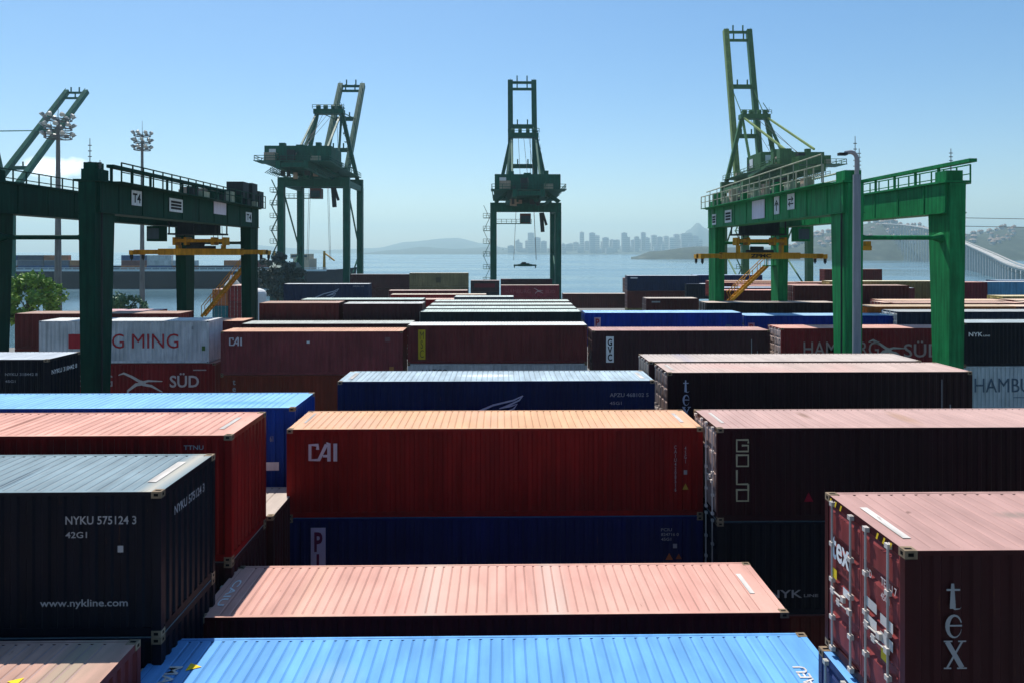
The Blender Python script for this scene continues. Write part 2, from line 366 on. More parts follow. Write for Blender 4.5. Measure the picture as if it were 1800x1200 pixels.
def shade(c, k): return (c[0] * k, c[1] * k, c[2] * k)
KIDS_NEAR = 0
def container(label, x, y, ztop, L, H, c, rc, lod='near', doors=True, rust=.5, dc=None, roofmat=None, rods=None, group=None, castm=None, rz=0.0):
    """x = left end, y = near side, ztop = roof height relative to the eye"""
    t = thing('shipping_container', label, 'shipping container', (x, y, ZC + ztop - H), rz, group)
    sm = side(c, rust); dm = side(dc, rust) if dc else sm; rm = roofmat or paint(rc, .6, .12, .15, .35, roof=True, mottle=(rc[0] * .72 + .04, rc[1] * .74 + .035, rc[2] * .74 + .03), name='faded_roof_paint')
    dirt = paint(shade(rc, .72), .7, .12, .15, .3, roof=True, name='grimy_roof_groove')
    t['dims'] = (L, CW, H)
    if lod == 'near':
        put(cmesh('frame', L, H), 'frame', sm, t)
        put(cmesh('side_wall', L, H), 'side_wall', sm, t); put(cmesh('side_wall_back', L, H), 'side_wall', sm, t)
        put(cmesh('end_wall', L, H), 'end_wall', sm, t)
        put(cmesh('roof', L, H), 'roof', [rm, dirt], t)
        wd = (CW - .24) / 2 - .012
        for y0 in (.125, .125 + wd + .014):
            d = put(cmesh('door', L, H), 'door', dm, t, (0, y0, 0))
            rodm = rods or M_ROD
            for yy in (.26, wd - .20):
                put(cmesh('rod', L, H), 'locking_bar', rodm, d, (-.03, yy, 0))
                put(cmesh('handle', L, H), 'handle', rodm, d, (-.055, yy - (.0 if yy < .5 else .42), 1.02 if yy < .5 else 1.12))
        for cx in (0, L - .178):
            for cy in (0, CW - .162):
                for cz in (0, H - .118 + .006):
                    put(cmesh('cast', 0, 0), 'corner_casting', [castm or M_CAST, M_HOLE], t, (cx, cy, cz))
    else:
        put(cmesh('body', L, H), 'body', sm, t)
        put(cmesh('roof', L, H), 'roof', [rm, dirt], t)
        if doors:
            wd = (CW - .24) / 2 - .012
            for y0 in (.125, .125 + wd + .014):
                d = put(cmesh('door', L, H), 'door', dm, t, (-.03, y0, 0))
                if lod == 'mid':
                    for yy in (.26, wd - .20): put(cmesh('rod', L, H), 'locking_bar', rods or M_ROD, d, (-.03, yy, 0))
    return t
F40, F20, STD, HC = 12.19, 6.06, 2.59, 2.90
RED = (0.20, 0.009, 0.008); DRED = (0.10, 0.010, 0.009); BRN = (0.15, 0.032, 0.032); DBRN = (0.055, 0.016, 0.018)
NAVY = (0.012, 0.020, 0.070); BLK = (0.0050, 0.0060, 0.012); BLU = (0.006, 0.05, 0.30); WHT = (0.62, 0.62, 0.63)
TAN = (0.26, 0.20, 0.10); ORG = (0.42, 0.11, 0.02); LBL = (0.10, 0.28, 0.45); DGRN = (0.014, 0.028, 0.030)
rSAL = (0.62, 0.36, 0.25); rPNK = (0.60, 0.33, 0.27); rORG = (0.66, 0.38, 0.22); rMAU = (0.47, 0.29, 0.26); rGRY = (0.34, 0.40, 0.42)
rBLU = (0.13, 0.34, 0.66); rSKY = (0.22, 0.45, 0.72); rMNT = (0.52, 0.60, 0.55); rTAN = (0.50, 0.42, 0.36); rBRN = (0.44, 0.30, 0.24)
rCRM = (0.66, 0.58, 0.45); rWHT = (0.70, 0.70, 0.68); rMAV = (0.52, 0.37, 0.34)
def code(t, s, face, a, z, wd, ht, mat=None): return mark(t, text_pts(s, .012), face, a, z, wd, ht, mat or M_WHITE, t['dims'])

# --- the two roofs nearest the eye
P1 = paint(rPNK, .6, .08, .14, .2, roof=True, bands=((4.75, .5, (.56, .50, .42), .55), (7.35, .36, (.58, .52, .45), .5), (2.1, .3, (.66, .42, .30), .4), (10.2, .6, (.56, .27, .22), .4)), mottle=(.64, .42, .33), name='faded_roof_paint')
t = container('salmon roofed container with two pale washed bands across its roof', -6.2, 14.8, -7.45, F40, HC, DRED, rPNK, roofmat=P1)
mark(t, rect(), 't', .85, F40 - .52, .95, .11, M_WORN, t['dims'], 'roof_number_panel')
code(t, 'CAIU', 't', .75, .22, 1.2, .16)
P2 = paint(rBLU, .5, .10, .16, .25, roof=True, spots=((3.4, 1.1, .55, .5, (.20, .36, .46), .6), (5.5, .6, .16, .12, (.04, .12, .2), .8), (8.0, .5, 1.2, .35, (.30, .42, .50), .6)), name='faded_roof_paint')
t = container('bright blue roofed container along the bottom edge of the view', -6.3, 11.4, -7.35, F40, HC, BLU, rBLU, roofmat=P2)
mark(t, text_pts('MAEU', .012), 't', .95, .45, .95, .24, M_WORN, t['dims']); mark(t, glyph_tri(), 't', .85, .78, .24, .24, M_YEL, t['dims'], 'warning_triangle')
mark(t, text_pts('MAEU', .012), 't', .5, F40 - .7, .8, .22, M_WORN, t['dims'])
# --- brown roof bottom left, navy container above it
P3 = paint((.46, .28, .22), .65, .12, .2, .3, roof=True, bands=((11.5, .55, (.36, .30, .22), .8),), name='faded_roof_paint')
t = container('pinkish brown roofed container at the bottom left corner, under the navy one', -6.12 - F40, 9.96, -6.6, F40, HC, BRN, rMAV, roofmat=P3)
mark(t, glyph_tri(), 't', 1.15, F40 - 1.45, .2, .2, M_YEL, t['dims'], 'warning_triangle')
P4 = paint((.20, .27, .30), .6, .13, .18, .75, roof=True, spots=((9.15, .75, .10, .85, (.07, .11, .14), .9), (7.0, 1.75, .5, .13, (.09, .13, .16), .8)), bands=((F40 - .25, .22, (.48, .44, .36), .8),), name='faded_roof_paint')
t = container('near black navy container with a web address low on its side', -6.03 - F40, 12.95, -4.27, F40, STD, BLK, rGRY, roofmat=P4)
code(t, 'NYKU 575124 3', 'f', 10.60 - .10, 2.02, 1.25, .15, M_GREY); code(t, '42G1', 'f', 10.50, 1.78, .38, .11, M_GREY)
mark(t, rect(), 'f', 11.42, 1.52, .10, .12, M_GREY, t['dims'], 'small_plate'); code(t, 'www.nykline.com', 'f', 10.05, .52, 1.55, .17, M_GREY)
code(t, 'NYKU 575124 3', 'r', .55, 1.98, 1.35, .17, M_GREY); mark(t, rect(), 't', .55, F40 - .52, 1.3, .17, M_WORN, t['dims'], 'roof_number_panel')
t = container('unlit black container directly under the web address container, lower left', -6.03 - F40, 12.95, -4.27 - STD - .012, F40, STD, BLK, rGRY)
# --- red container behind it, blue one behind that
P5 = paint((.62, .33, .26), .6, .13, .18, .75, roof=True, spots=((6.6, 1.2, .07, 1.4, (.22, .09, .06), .9),), name='faded_roof_paint')
t = container('salmon roofed dark red container standing behind the navy web address container', -6.13 - F40, 16.6, -4.19, F40, HC, RED, rPNK, roofmat=P5)
code(t, 'TTNU', 'f', 11.1, HC - .32, .45, .10, M_GREY); mark(t, rect(), 't', .6, F40 - .52, 1.2, .12, M_WORN, t['dims'], 'roof_number_panel')
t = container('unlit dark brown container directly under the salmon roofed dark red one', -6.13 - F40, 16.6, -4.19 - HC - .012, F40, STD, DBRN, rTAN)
t = container('dusty cream roofed container low in the gap left of the red container', -6.09 - F40, 19.5, -7.1, F40, STD, DBRN, rTAN)
t = container('long blue container with sky blue roof, a small logo panel on its right end', -6.39 - F40, 22.6, -4.85, F40, HC, BLU, rSKY,
              roofmat=paint(rSKY, .5, .12, .1, .2, roof=True, spots=((10.3, .8, 1.6, .3, (.12, .34, .66), .8),), name='faded_roof_paint'))
mark(t, rect(), 'f', 11.25, .95, .45, .26, M_WHITE, t['dims'], 'logo_panel'); code(t, '43', 'f', 11.15, 1.95, .08, .14, M_GREY); code(t, '61', 'f', 11.42, 1.85, .1, .18, M_GREY)
# --- centre: red container on the dark blue one
P6 = paint(rORG, .6, .08, .10, .15, roof=True, mottle=(.62, .36, .27), name='faded_roof_paint')
t = container('red container with square white letters and an orange roof, centre of the yard', -6.2, 21.1, -5.16, F40, STD, RED, rORG, roofmat=P6)
mark(t, glyph_cai(), 'f', .62, 1.66, .92, .52, flat((.50, .42, .46)), t['dims'])
mark(t, text_pts('CAIU4208516', .01, True), 'f', 11.34, .72, .07, 1.36, M_GREY, t['dims']); mark(t, text_pts('45G1', .01, True), 'f', 11.64, 1.55, .06, .5, M_GREY, t['dims'])
mark(t, rect(), 'f', 11.62, 1.22, .10, .13, M_GREY, t['dims'], 'small_plate'); mark(t, glyph_tri(), 'f', 11.58, .78, .18, .18, flat((.42, .26, .04)), t['dims'], 'warning_triangle')
mark(t, rect(), 't', .35, .28, 1.3, .07, M_WORN, t['dims'], 'roof_number_panel'); mark(t, rect(), 't', .7, F40 - .5, 1.2, .12, M_WORN, t['dims'], 'roof_number_panel')
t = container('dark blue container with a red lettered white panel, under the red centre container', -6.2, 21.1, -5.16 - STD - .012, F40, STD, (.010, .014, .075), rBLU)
mark(t, rect(), 'f', .70, .25, .43, 2.08, flat((.50, .42, .50)), t['dims'], 'sign_panel')
mark(t, text_pts('PIL', .03, True), 'f', .80, .35, .24, 1.85, flat((.13, .015, .05)), t['dims'], lift=.004)
code(t, 'PCIU', 'f', 10.95, 2.16, .32, .09, M_GREY); code(t, '824716 0', 'f', 10.95, 2.02, .52, .09, M_GREY); code(t, '45G1', 'f', 10.95, 1.88, .3, .09, M_GREY)
mark(t, rect(), 'f', 11.3, 1.66, .12, .13, M_GREY, t['dims'], 'small_plate'); mark(t, glyph_tri(), 'f', 11.08, 1.32, .22, .2, flat((.35, .10, .04)), t['dims'], 'warning_triangle'); mark(t, glyph_tri(), 'f', 11.38, 1.34, .18, .16, flat((.25, .07, .03)), t['dims'], 'warning_triangle')
# --- navy container behind, with a winged emblem
P7 = paint((.36, .45, .50), .6, .13, .18, .75, roof=True, spots=((5.7, 1.3, 1.1, .35, (.72, .76, .76), .8),), name='faded_roof_paint')
t = container('navy container with a pale grey roof and a white wing emblem', -6.2, 27.7, -4.95, F40, HC, (.008, .018, .070), rGRY, roofmat=P7)
mark(t, glyph_wing(), 'f', 5.35, 1.72, 1.75, .62, flat((.42, .46, .55)), t['dims'], 'emblem')
code(t, 'APZU 468102 5', 'f', 10.45, 2.28, 1.5, .15, M_GREY); code(t, '45G1', 'f', 10.45, 1.98, .46, .12, M_GREY)
mark(t, glyph_tri(), 'f', 11.5, 1.62, .16, .16, M_GREY, t['dims'], 'warning_triangle')
mark(t, rect(), 't', .5, .30, 1.4, .16, M_WORN, t['dims'], 'roof_number_panel'); mark(t, rect(), 't', .5, F40 - .45, 1.4, .16, M_WORN, t['dims'], 'roof_number_panel')
# --- right bay
MAUR = paint((.47, .31, .275), .6, .08, .10, .15, roof=True, spots=((3.1, 1.6, .16, .5, (.24, .15, .11), .8), (5.9, 1.3, .25, .9, (.36, .22, .14), .6)), name='faded_roof_paint')
t = container('dark brown container lettered GOLD in square letters down its side', 6.05, 19.9, -4.89, F40, STD, (.030, .007, .009), rMAU, roofmat=MAUR, dc=(.36, .26, .23), rods=flat((.66, .58, .52)))  # paler doors: part fading, part sunlight put into the colour
mark(t, glyph_gold(), 'f', .50, .58, .40, 1.72, M_GOLD, t['dims']); mark(t, glyph_tri(), 'f', 2.42, .55, .26, .26, flat((.30, .01, .03)), t['dims'], 'hazard_sticker')
mark(t, rect(), 't', .5, .30, 1.3, .10, M_WORN, t['dims'], 'roof_number_panel')
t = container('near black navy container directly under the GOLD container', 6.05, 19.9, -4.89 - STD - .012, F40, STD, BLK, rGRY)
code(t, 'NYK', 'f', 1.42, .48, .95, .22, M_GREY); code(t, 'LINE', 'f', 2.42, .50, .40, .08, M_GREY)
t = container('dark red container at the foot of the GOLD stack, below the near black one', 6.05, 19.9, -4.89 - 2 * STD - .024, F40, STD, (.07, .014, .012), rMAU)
MAUT = paint((.42, .255, .225), .6, .10, .12, .15, roof=True, spots=((2.55, 1.35, .38, .16, (.27, .20, .17), .9), (.9, 1.5, .05, .05, (.2, .12, .1), .9), (5, .3, .5, .4, (.38, .26, .2), .5)), name='faded_roof_paint')
RBR = (.13, .030, .030)
t = container('brown container lettered tex with its sunlit door end towards the view, lower right', 5.59, 9.84, -4.12, F40, STD, (.045, .010, .012), rMAU, roofmat=MAUT, dc=(.24, .050, .050), rods=paint((.50, .46, .42), .4, .15, .1, .3, name='pale_lock_rod'))  # shade put into the side colour, sunlight and some fading into the doors
TXD = t
g = glyph_tex(); mark(t, g, 'f', .50, .98, .40, 1.16, M_GREY, t['dims'])
mark(t, text_pts('tex', .02), 'l', .30, 1.62, .60, .38, M_WHITE, t['dims'], lift=.006)
mark(t, rect(), 'l', .28, 1.30, .20, .16, M_YEL, t['dims'], 'yellow_plate', lift=.008); mark(t, rect(), 'l', .70, 1.17, .20, .13, M_WHITE, t['dims'], 'white_plate', lift=.008)
code(t, 'TEXU 7', 'l', 1.84, 1.86, .42, .12, flat((.6, .5, .48))); code(t, '45G1', 'l', 1.84, 1.66, .24, .10, flat((.6, .5, .48)))
code(t, 'GLD', 'l', 1.38, 1.82, .2, .12, flat((.6, .5, .48)))
for zz, aa in ((1.36, 1.40), (1.10, 1.40), (1.30, 1.84), (1.04, 1.84)): mark(t, rect(), 'l', aa, zz, .34, .15, flat((.58, .55, .52)), t['dims'], 'white_plate', lift=.008)
mark(t, rect(), 'l', 1.86, .80, .18, .16, M_YEL, t['dims'], 'yellow_plate', lift=.008)
for y0 in (.2, 1.7):                                           # black and yellow chevrons on the header
    for k in range(5): mark(t, [(0, 0, 0), (.5, 0, 0), (1, 1, 0), (.5, 1, 0)] and ([(0, 0, 0), (.5, 0, 0), (1, 1, 0), (.5, 1, 0)], [(0, 1, 2, 3)]), 'l', y0 + k * .09, STD - .11, .09, .10, M_YEL if k % 2 == 0 else M_BLK, t['dims'], 'chevron', lift=.003)
mark(t, rect(), 't', .75, .22, 1.25, .12, M_WORN, t['dims'], 'roof_number_panel')
t = container('dark blue container with locking bars, directly under the tex container lower right', 5.46, 9.80, -4.12 - STD - .03, F40, STD, (.03, .045, .12), rBLU)
t = container('near black container lettered tex in white, second row behind the GOLD container', 6.66, 28.4, -4.76, F40, HC, (.026, .009, .011), rMAU, roofmat=paint((.50, .38, .33), .6, .08, .1, .15, roof=True, mottle=(.56, .34, .30), name='faded_roof_paint'), dc=(.34, .25, .22), rods=flat((.64, .56, .50)))  # door tone lightened for fading and for the sun falling on it
mark(t, g, 'f', .52, 1.05, .45, 1.55, flat((.45, .46, .54)), t['dims']); mark(t, rect(), 'f', 10.95, .3, .03, 2.3, M_GREY, t['dims'], 'number_strip'); mark(t, rect(), 'f', 11.28, .6, .04, 1.0, M_GREY, t['dims'], 'number_strip')
mark(t, rect(), 't', .5, .28, 1.3, .14, M_WORN, t['dims'], 'roof_number_panel')
t = container('brown container with a greyish pink roof, right behind the upright white tex lettering', 6.63, 31.8, -4.85, F40, HC, DBRN, rTAN, roofmat=paint((.48, .41, .37), .6, .08, .1, .15, roof=True, bands=((1.9, .45, (.36, .33, .38), .7),), name='faded_roof_paint'), dc=(.34, .30, .27), rods=flat((.6, .56, .5)))  # doors paler than the side, sun on this end partly painted in
t = container('navy container with a pale roof, small white numbers on side and end, far left', -19.72 - F40, 31.8, -4.68, F40, HC, BLK, (.46, .50, .54))
code(t, 'NYKU 318442 8', 'f', 10.35, 2.2, 1.4, .12, M_GREY); code(t, '45G1', 'f', 10.35, 1.9, .45, .11, M_GREY); code(t, 'NYKU 318442 8', 'r', .3, 2.2, 1.9, .2, M_WHITE)

# --- block beyond the first lane
def C(label, x, y, zt, L=F40, H=STD, c=BRN, rc=rPNK, lod='mid', **k): return container(label, x, y, zt, L, H, c, rc, lod, **k)
DU = {}
t = C('white container with large red shipping line letters, left of the brown ones', -31.6, 50.0, -4.74, F40 - .6, HC, WHT, rWHT, 'near', castm=flat((.5, .5, .5)))
mark(t, text_pts('YANG MING', 0), 'f', 2.2, 1.02, 7.3, 1.0, M_RED, t['dims']); mark(t, rect(), 'f', 11.1, .85, .22, .32, flat((.08, .16, .04)), t['dims'], 'sticker')
mark(t, rect(), 'f', 10.4, 2.3, .12, .22, M_GREY, t['dims'], 'sticker'); mark(t, rect(), 'f', 2.0, 1.0, .95, 1.0, M_RED, t['dims'], 'sign_panel', lift=-.001)
t = C('dark red container with white seabird emblem, under the white red lettered one', -31.8, 50.0, -4.74 - HC - .02, F40, STD, (.22, .014, .016), rPNK, 'near')
mark(t, text_pts('HAMBURG', 0), 'f', .6, 1.0, 4.6, .82, flat((.42, .34, .34)), t['dims']); mark(t, glyph_bird(), 'f', 5.6, .45, 3.0, 1.6, flat((.62, .52, .48)), t['dims'], 'emblem')
mark(t, text_pts('SÜD', .02), 'f', 9.1, .95, 2.0, 1.0, flat((.60, .48, .46)), t['dims']); mark(t, rect(), 'f', 10.7, 2.1, .9, .08, flat((.4, .3, .3)), t['dims'], 'number_strip')
t = C('brown container with white square letters, just right of the white red lettered one', -18.72, 48.7, -5.34, F40, HC, (.20, .042, .046), rSAL, 'near')
mark(t, glyph_cai(), 'f', .55, 1.95, .95, .55, flat((.62, .56, .58)), t['dims']); mark(t, rect(), 'f', 5.75, 2.1, .2, .16, M_WHITE, t['dims'], 'sticker')
mark(t, rect(), 'f', 11.0, 2.2, .35, .3, flat((.2, .1, .1)), t['dims'], 'sticker'); mark(t, rect(), 'f', 11.3, .25, .3, .28, flat((.35, .16, .05)), t['dims'], 'sticker')
t = C('red brown container with a small white mark, directly under the brown square lettered one', -18.72, 48.7, -5.34 - HC - .02, F40, HC, (.17, .030, .016), rPNK, 'near')
mark(t, text_pts('tex', .02, True), 'f', .75, 1.35, .3, 1.25, M_GREY, t['dims'])
t = C('brown container with a cream roof and an upright yellow panel, centre bay', -6.22, 48.9, -4.97, F40, STD, (.13, .026, .026), rWHT, 'near')
mark(t, rect(), 'f', .72, .30, .48, 2.0, flat((.40, .30, .02)), t['dims'], 'sign_panel'); mark(t, text_pts('MSC', 0, True), 'f', .82, .42, .28, 1.75, flat((.10, .07, .02)), t['dims'], lift=.004)
t = C('grey white container with dark letters under the yellow panelled brown one', -6.22, 48.9, -4.97 - STD - .02, F40, STD, (.40, .42, .42), rWHT, 'near')
mark(t, text_pts('HATCO', 0), 'f', 1.0, 1.75, 1.7, .5, M_BLK, t['dims'])
t = C('dark brown container with a white box lettered upright, right of the centre bay', 6.32, 49.0, -5.36, F40, HC, (.055, .020, .024), rMAU, 'near', rods=flat((.42, .30, .28)))
mark(t, rect(), 'f', .95, .75, .52, 1.75, M_WHITE, t['dims'], 'sign_panel'); mark(t, text_pts('GVC', .03, True), 'f', 1.05, .85, .32, 1.5, M_BLK, t['dims'], lift=.004)
mark(t, rect(), 'f', 10.9, .5, .05, 1.8, M_GREY, t['dims'], 'number_strip'); mark(t, rect(), 'f', 11.3, .3, .05, 1.2, M_GREY, t['dims'], 'number_strip')
t = C('red container with seabird emblem and a sunlit door end, behind the lamp pole', 18.9, 48.0, -5.12, F40, HC, (.17, .014, .018), rPNK, 'near', dc=(.50, .38, .34), rods=flat((.70, .62, .55)))  # bleached doors, brightened further with painted-in sunlight
mark(t, text_pts('HAMBURG', .005), 'f', 1.5, 1.05, 5.1, .95, flat((.30, .22, .21)), t['dims']); mark(t, glyph_bird(), 'f', 5.9, .62, 2.5, 1.6, flat((.36, .32, .30)), t['dims'], 'emblem')
mark(t, text_pts('SÜD', .01), 'f', 8.3, .95, 2.6, 1.1, flat((.28, .21, .20)), t['dims'])
t = C('near black navy container with one small white name, right edge of the view', 31.26, 48.0, -4.77, F40, HC, BLK, rGRY, 'near')
mark(t, text_pts('NYK', .02), 'f', .35, 1.98, .95, .28, M_WHITE, t['dims']); mark(t, text_pts('LINE', .02), 'f', 1.35, 1.98, .45, .1, M_WHITE, t['dims'])
t = C('pale grey container with dark serif letters under the navy one, right edge', 31.26, 48.0, -4.77 - HC - .02, F40, HC, (.40, .47, .50), rWHT, 'near')
mark(t, text_pts('HAMBURG', 0), 'f', .75, 1.15, 5.4, .95, M_NAVYT, t['dims']); mark(t, rect(), 'f', 3.4, .78, 2.2, .04, M_NAVYT, t['dims'], 'number_strip')
C('brown container with a salmon roof, behind the left end of the white one', -36.1, 54.3, -4.6, F40, STD, (.11, .02, .02), rBRN)
C('small red container showing beneath the brown one, left of the white container', -36.1, 54.3, -4.62 - STD, F40, STD, (.16, .018, .02), rPNK)
C('bright red container with a pink roof, behind the white one at the left gantry leg', -34.6, 60.0, -4.9, F20, STD, (.20, .015, .03), (.62, .40, .40))
C('container with a light salmon roof in the narrow gap behind the white one', -31.15, 53.6, -5.1, F40, STD, BRN, rSAL)
C('brown container with a long grey roof, behind the square lettered brown one', -18.55, 52.1, -5.16, F40, STD, DBRN, (.46, .48, .45))
C('short dark red container with a pale salmon roof, right of the left gantry', -18.4, 55.5, -3.92, F20, STD, (.09, .018, .018), rBRN)
C('short dark brown container with a light grey roof, beside the short dark red one', -12.0, 55.5, -3.98, F20, STD, (.04, .014, .018), (.52, .52, .50))
C('container with a mint roof just behind the short dark brown one', -16.6, 60.3, -3.98, F40 - 2, STD, DBRN, rMNT)
C('dark green container with a mint roof, foremost of the mint roofs in the centre', -6.0, 54.6, -4.54, F40, STD, DGRN, rMNT)
C('second mint roof from the front in the centre bay', -5.95, 58.0, -4.54, F40, STD, DGRN, (.50, .57, .53))
C('third mint roof from the front in the centre bay', -5.9, 61.4, -4.5, F40, STD, BRN, (.55, .62, .57))
C('fourth and farthest mint roof in the centre bay', -5.85, 64.8, -4.45, F40, STD, BRN, (.50, .56, .51))
t = C('royal blue container with a pale blue roof and red and white upright panel', 6.63, 55.6, -4.72, F40, STD, (.004, .035, .32), (.30, .50, .70))
mark(t, rect(), 'f', .7, .25, .5, 2.0, flat((.62, .40, .48)), t['dims'], 'sign_panel'); mark(t, text_pts('PIL', .03, True), 'f', .8, .35, .3, 1.8, M_RED, t['dims'], lift=.004)
mark(t, rect(), 'f', 10.9, 1.4, .5, .3, flat((.05, .10, .26)), t['dims'], 'sticker')
t = C('royal blue container with red panel, behind the red seabird container', 19.1, 55.6, -4.96, F40, STD, (.004, .03, .25), (.30, .48, .66))
mark(t, rect(), 'f', .2, .25, .5, 1.8, flat((.55, .25, .32)), t['dims'], 'sign_panel'); mark(t, text_pts('PIL', .03, True), 'f', .3, .35, .3, 1.6, M_RED, t['dims'], lift=.004)
C('dark container with a pale tan roof, in line behind the two royal blue ones', 19.1, 66.2, -4.70, F40, HC, (.02, .012, .012), rTAN)
C('orange container end between the right gantry legs', 29.9, 58.0, -4.45, F40, HC, ORG, (.50, .38, .26), dc=(.70, .17, .03), rods=flat((.46, .16, .04)))
C('dark navy container with white barred doors, in front of the orange one', 30.7, 55.0, -4.62, F40, HC, (.018, .026, .048), (.36, .38, .38), dc=(.62, .62, .60), rods=flat((.75, .75, .72)))
t = C('navy container with a long pale roof and a small bird mark, at the right edge', 43.2, 55.0, -4.62, F40, HC, (.02, .03, .05), (.58, .56, .48))
C('container with a wide cream roof behind the right gantry leg', 35.8, 62.0, -4.76, F40, STD, BRN, (.64, .48, .36))
C('container with a yellowish cream roof, rightmost of the cream roofs', 48.3, 62.2, -4.78, F40, STD, BRN, (.66, .56, .40))
for k_, (lb_, xx_, yy_, rc_) in enumerate((('container with a salmon roof in the row behind the wide cream roof', 36.2, 65.4, (.66, .42, .33)), ('container with an orange pink roof, two rows behind the wide cream roof', 37.0, 68.8, (.66, .45, .32)),
        ('container with a cream pink roof at the right edge, behind the yellowish cream one', 49.0, 65.6, (.68, .52, .40)), ('container with a peach roof at the right edge, behind the cream pink one', 50.0, 69.0, (.68, .50, .36)))):
    C(lb_, xx_, yy_, -4.7, F40, STD, BRN, rc_, 'far')
for lb_, xx_, yy_, zz_, rc_ in (('long pink roof beside the stairs, second row', 33.4, 100.4, -4.6, rPNK), ('long pale pink roof right of the stair top', 45.0, 100.4, -4.7, (.64, .44, .38)), ('pale salmon roof in front of the small dark red container', 45.5, 108, -4.6, rSAL),
        ('bluish white roof, right of the pale blue one by the stairs', 40.2, 90, -4.55, (.50, .55, .62)), ('faded pink roof next to the tan crested container', 38.5, 93.6, -4.5, (.62, .42, .38)), ('far salmon roof between the gantry legs', 34.0, 116, -4.7, (.62, .42, .34))):
    C('container with a ' + lb_, xx_, yy_, zz_, F40, STD, BRN, rc_, 'far')
# --- blocks farther out
C('container with a salmon roof in front of the brown long wall of the third block', 35.5, 66.0, -4.70, F40, STD, BRN, (.66, .46, .36))
C('brown container with a sunlit door end at the foot of the yellow stairs', 24.9, 80.0, -4.30, F40, STD, (.10, .024, .022), rPNK)
C('brown long container between the two right gantry legs', 31.0, 75.2, -3.55, F40, HC, (.085, .022, .020), rBRN)
C('blue container with a pale blue roof, just behind the stair foot', 27.7, 90.0, -4.50, F40, STD, (.02, .04, .12), (.46, .52, .60))
C('salmon pink roof beside the stairs, nearest of the pink roofs', 32.6, 97.0, -4.65, F40, STD, BRN, rPNK)
C('salmon pink roof, farthest of the pink roofs by the stairs', 31.5, 104.0, -4.45, F40, STD, BRN, rSAL)
t = C('tan container with a dark crest emblem, behind the right gantry', 43.9, 95.0, -3.90, F40 + 6.0, HC, (.22, .165, .06), (.66, .60, .42), 'far')
mark(t, rect(), 'f', 8.6, 1.0, .8, 1.0, flat((.10, .08, .02)), t['dims'], 'emblem'); mark(t, rect(), 'f', 8.75, 2.1, .5, .15, flat((.10, .08, .02)), t['dims'], 'emblem')
C('small dark red container standing high against the water on the right', 68.2, 150, -3.65, F40, STD, DRED, rBRN, 'far')
C('dark red container with a strip of pale roof, right of the right gantry', 57.5, 90, -3.84, F20 - 1.9, HC, (.12, .015, .025), rPNK)
C('light blue container end with white door bars, at the right edge', 61.7, 90, -3.80, F40, HC, LBL, (.5, .5, .5), rods=flat((.55, .62, .70)))
C('deep blue container against the water in the top right corner of the yard', 66.2, 94.5, -3.80, F40, STD, (.012, .03, .12), (.3, .4, .5), 'far')
C('yellow tan container end low at the right edge', 53.0, 75, -4.68, F40, STD, (.40, .32, .12), (.60, .50, .30), rods=flat((.45, .38, .15)))
t = C('brown short container with a dark name mark, at the left of the blue roofs', 17.2, 84, -5.45, F20, STD, (.075, .02, .02), rTAN)
mark(t, rect(), 'f', .6, 2.1, 1.0, .18, M_GREY, t['dims'], 'name_mark')
t = C('navy container on a brown one, topmost of the tall stack left of the right gantry', 21.75, 122, -4.05, F40, STD, (.015, .025, .065), (.5, .55, .6), rods=flat((.5, .42, .4)))
mark(t, rect(), 'f', .5, 2.1, 1.2, .22, M_WHITE, t['dims'], 'name_mark')
C('brown container carrying the navy one, tall stack left of the right gantry', 21.75, 122, -4.05 - STD - .02, F40, HC, (.10, .026, .022), rBRN, rods=flat((.5, .42, .4)))
C('tan container at the foot of the tall navy and brown stack', 21.75, 122, -4.07 - STD - HC - .02, F40, STD, (.20, .17, .06), rBRN)
C('container with a pinkish end, behind the tall navy and brown stack', 21.95, 125.6, -4.6, F40, STD, (.20, .08, .06), rPNK)
C('navy container with a pale roof edge, right of the tall stack', 34.8, 128, -4.15, F40, STD, (.012, .022, .085), (.4, .5, .65), 'far')
C('small black container with blue barred end, below the farther navy one', 31.6, 121, -5.4, 4.4, STD, (.012, .016, .03), (.5, .52, .58))
C('brown container with a tan roof, left of the tall navy and brown stack', 11.35, 128, -7.45, F40, STD, (.10, .030, .026), rTAN)
t = C('navy container with a pale roof and faint wing emblem, left centre', -31.0, 104, -4.61, F40, STD, (.020, .030, .070), (.60, .62, .62))
mark(t, glyph_wing(), 'f', 4.5, .6, 3.4, 1.3, flat((.28, .34, .42)), t['dims'], 'emblem'); code(t, 'APZU 39', 'f', 9.9, 2.15, 1.6, .18, M_GREY)
t = C('tan container with a small dark crest, upper of the two by the water', -18.7, 150, -4.40, F40, HC, (.21, .175, .085), (.66, .60, .48), 'far')
mark(t, rect(), 'f', 5.5, .9, 1.0, 1.1, flat((.08, .07, .04)), t['dims'], 'emblem')
t = C('tan container, lower of the two by the water', -18.7, 150, -4.42 - HC, F40, STD, (.20, .165, .08), (.66, .60, .48), 'far')
mark(t, rect(), 'f', 5.3, 1.3, 1.3, .7, flat((.08, .07, .04)), t['dims'], 'emblem')
C('dark brown container beside the tan pair, upper one with a grey roof', -31.0, 150, -4.66, F40, HC, (.062, .018, .020), (.42, .42, .42), 'far')
C('dark brown container beside the tan pair, lower one', -31.0, 150, -4.68 - HC, F40, STD, (.062, .018, .020), rBRN, 'far')
t = C('short dark container with a red stripe, between the tan pair and the centre crane', -6.4, 160, -6.35, F20 + .3, STD, (.055, .03, .034), (.6, .5, .48), 'far')
mark(t, rect(), 'f', .8, 1.0, 4.6, .9, flat((.16, .02, .03)), t['dims'], 'stripe')
C('dark container under the short red striped one', -6.4, 160, -6.37 - STD, F20 + .3, STD, (.03, .035, .045), rTAN, 'far')
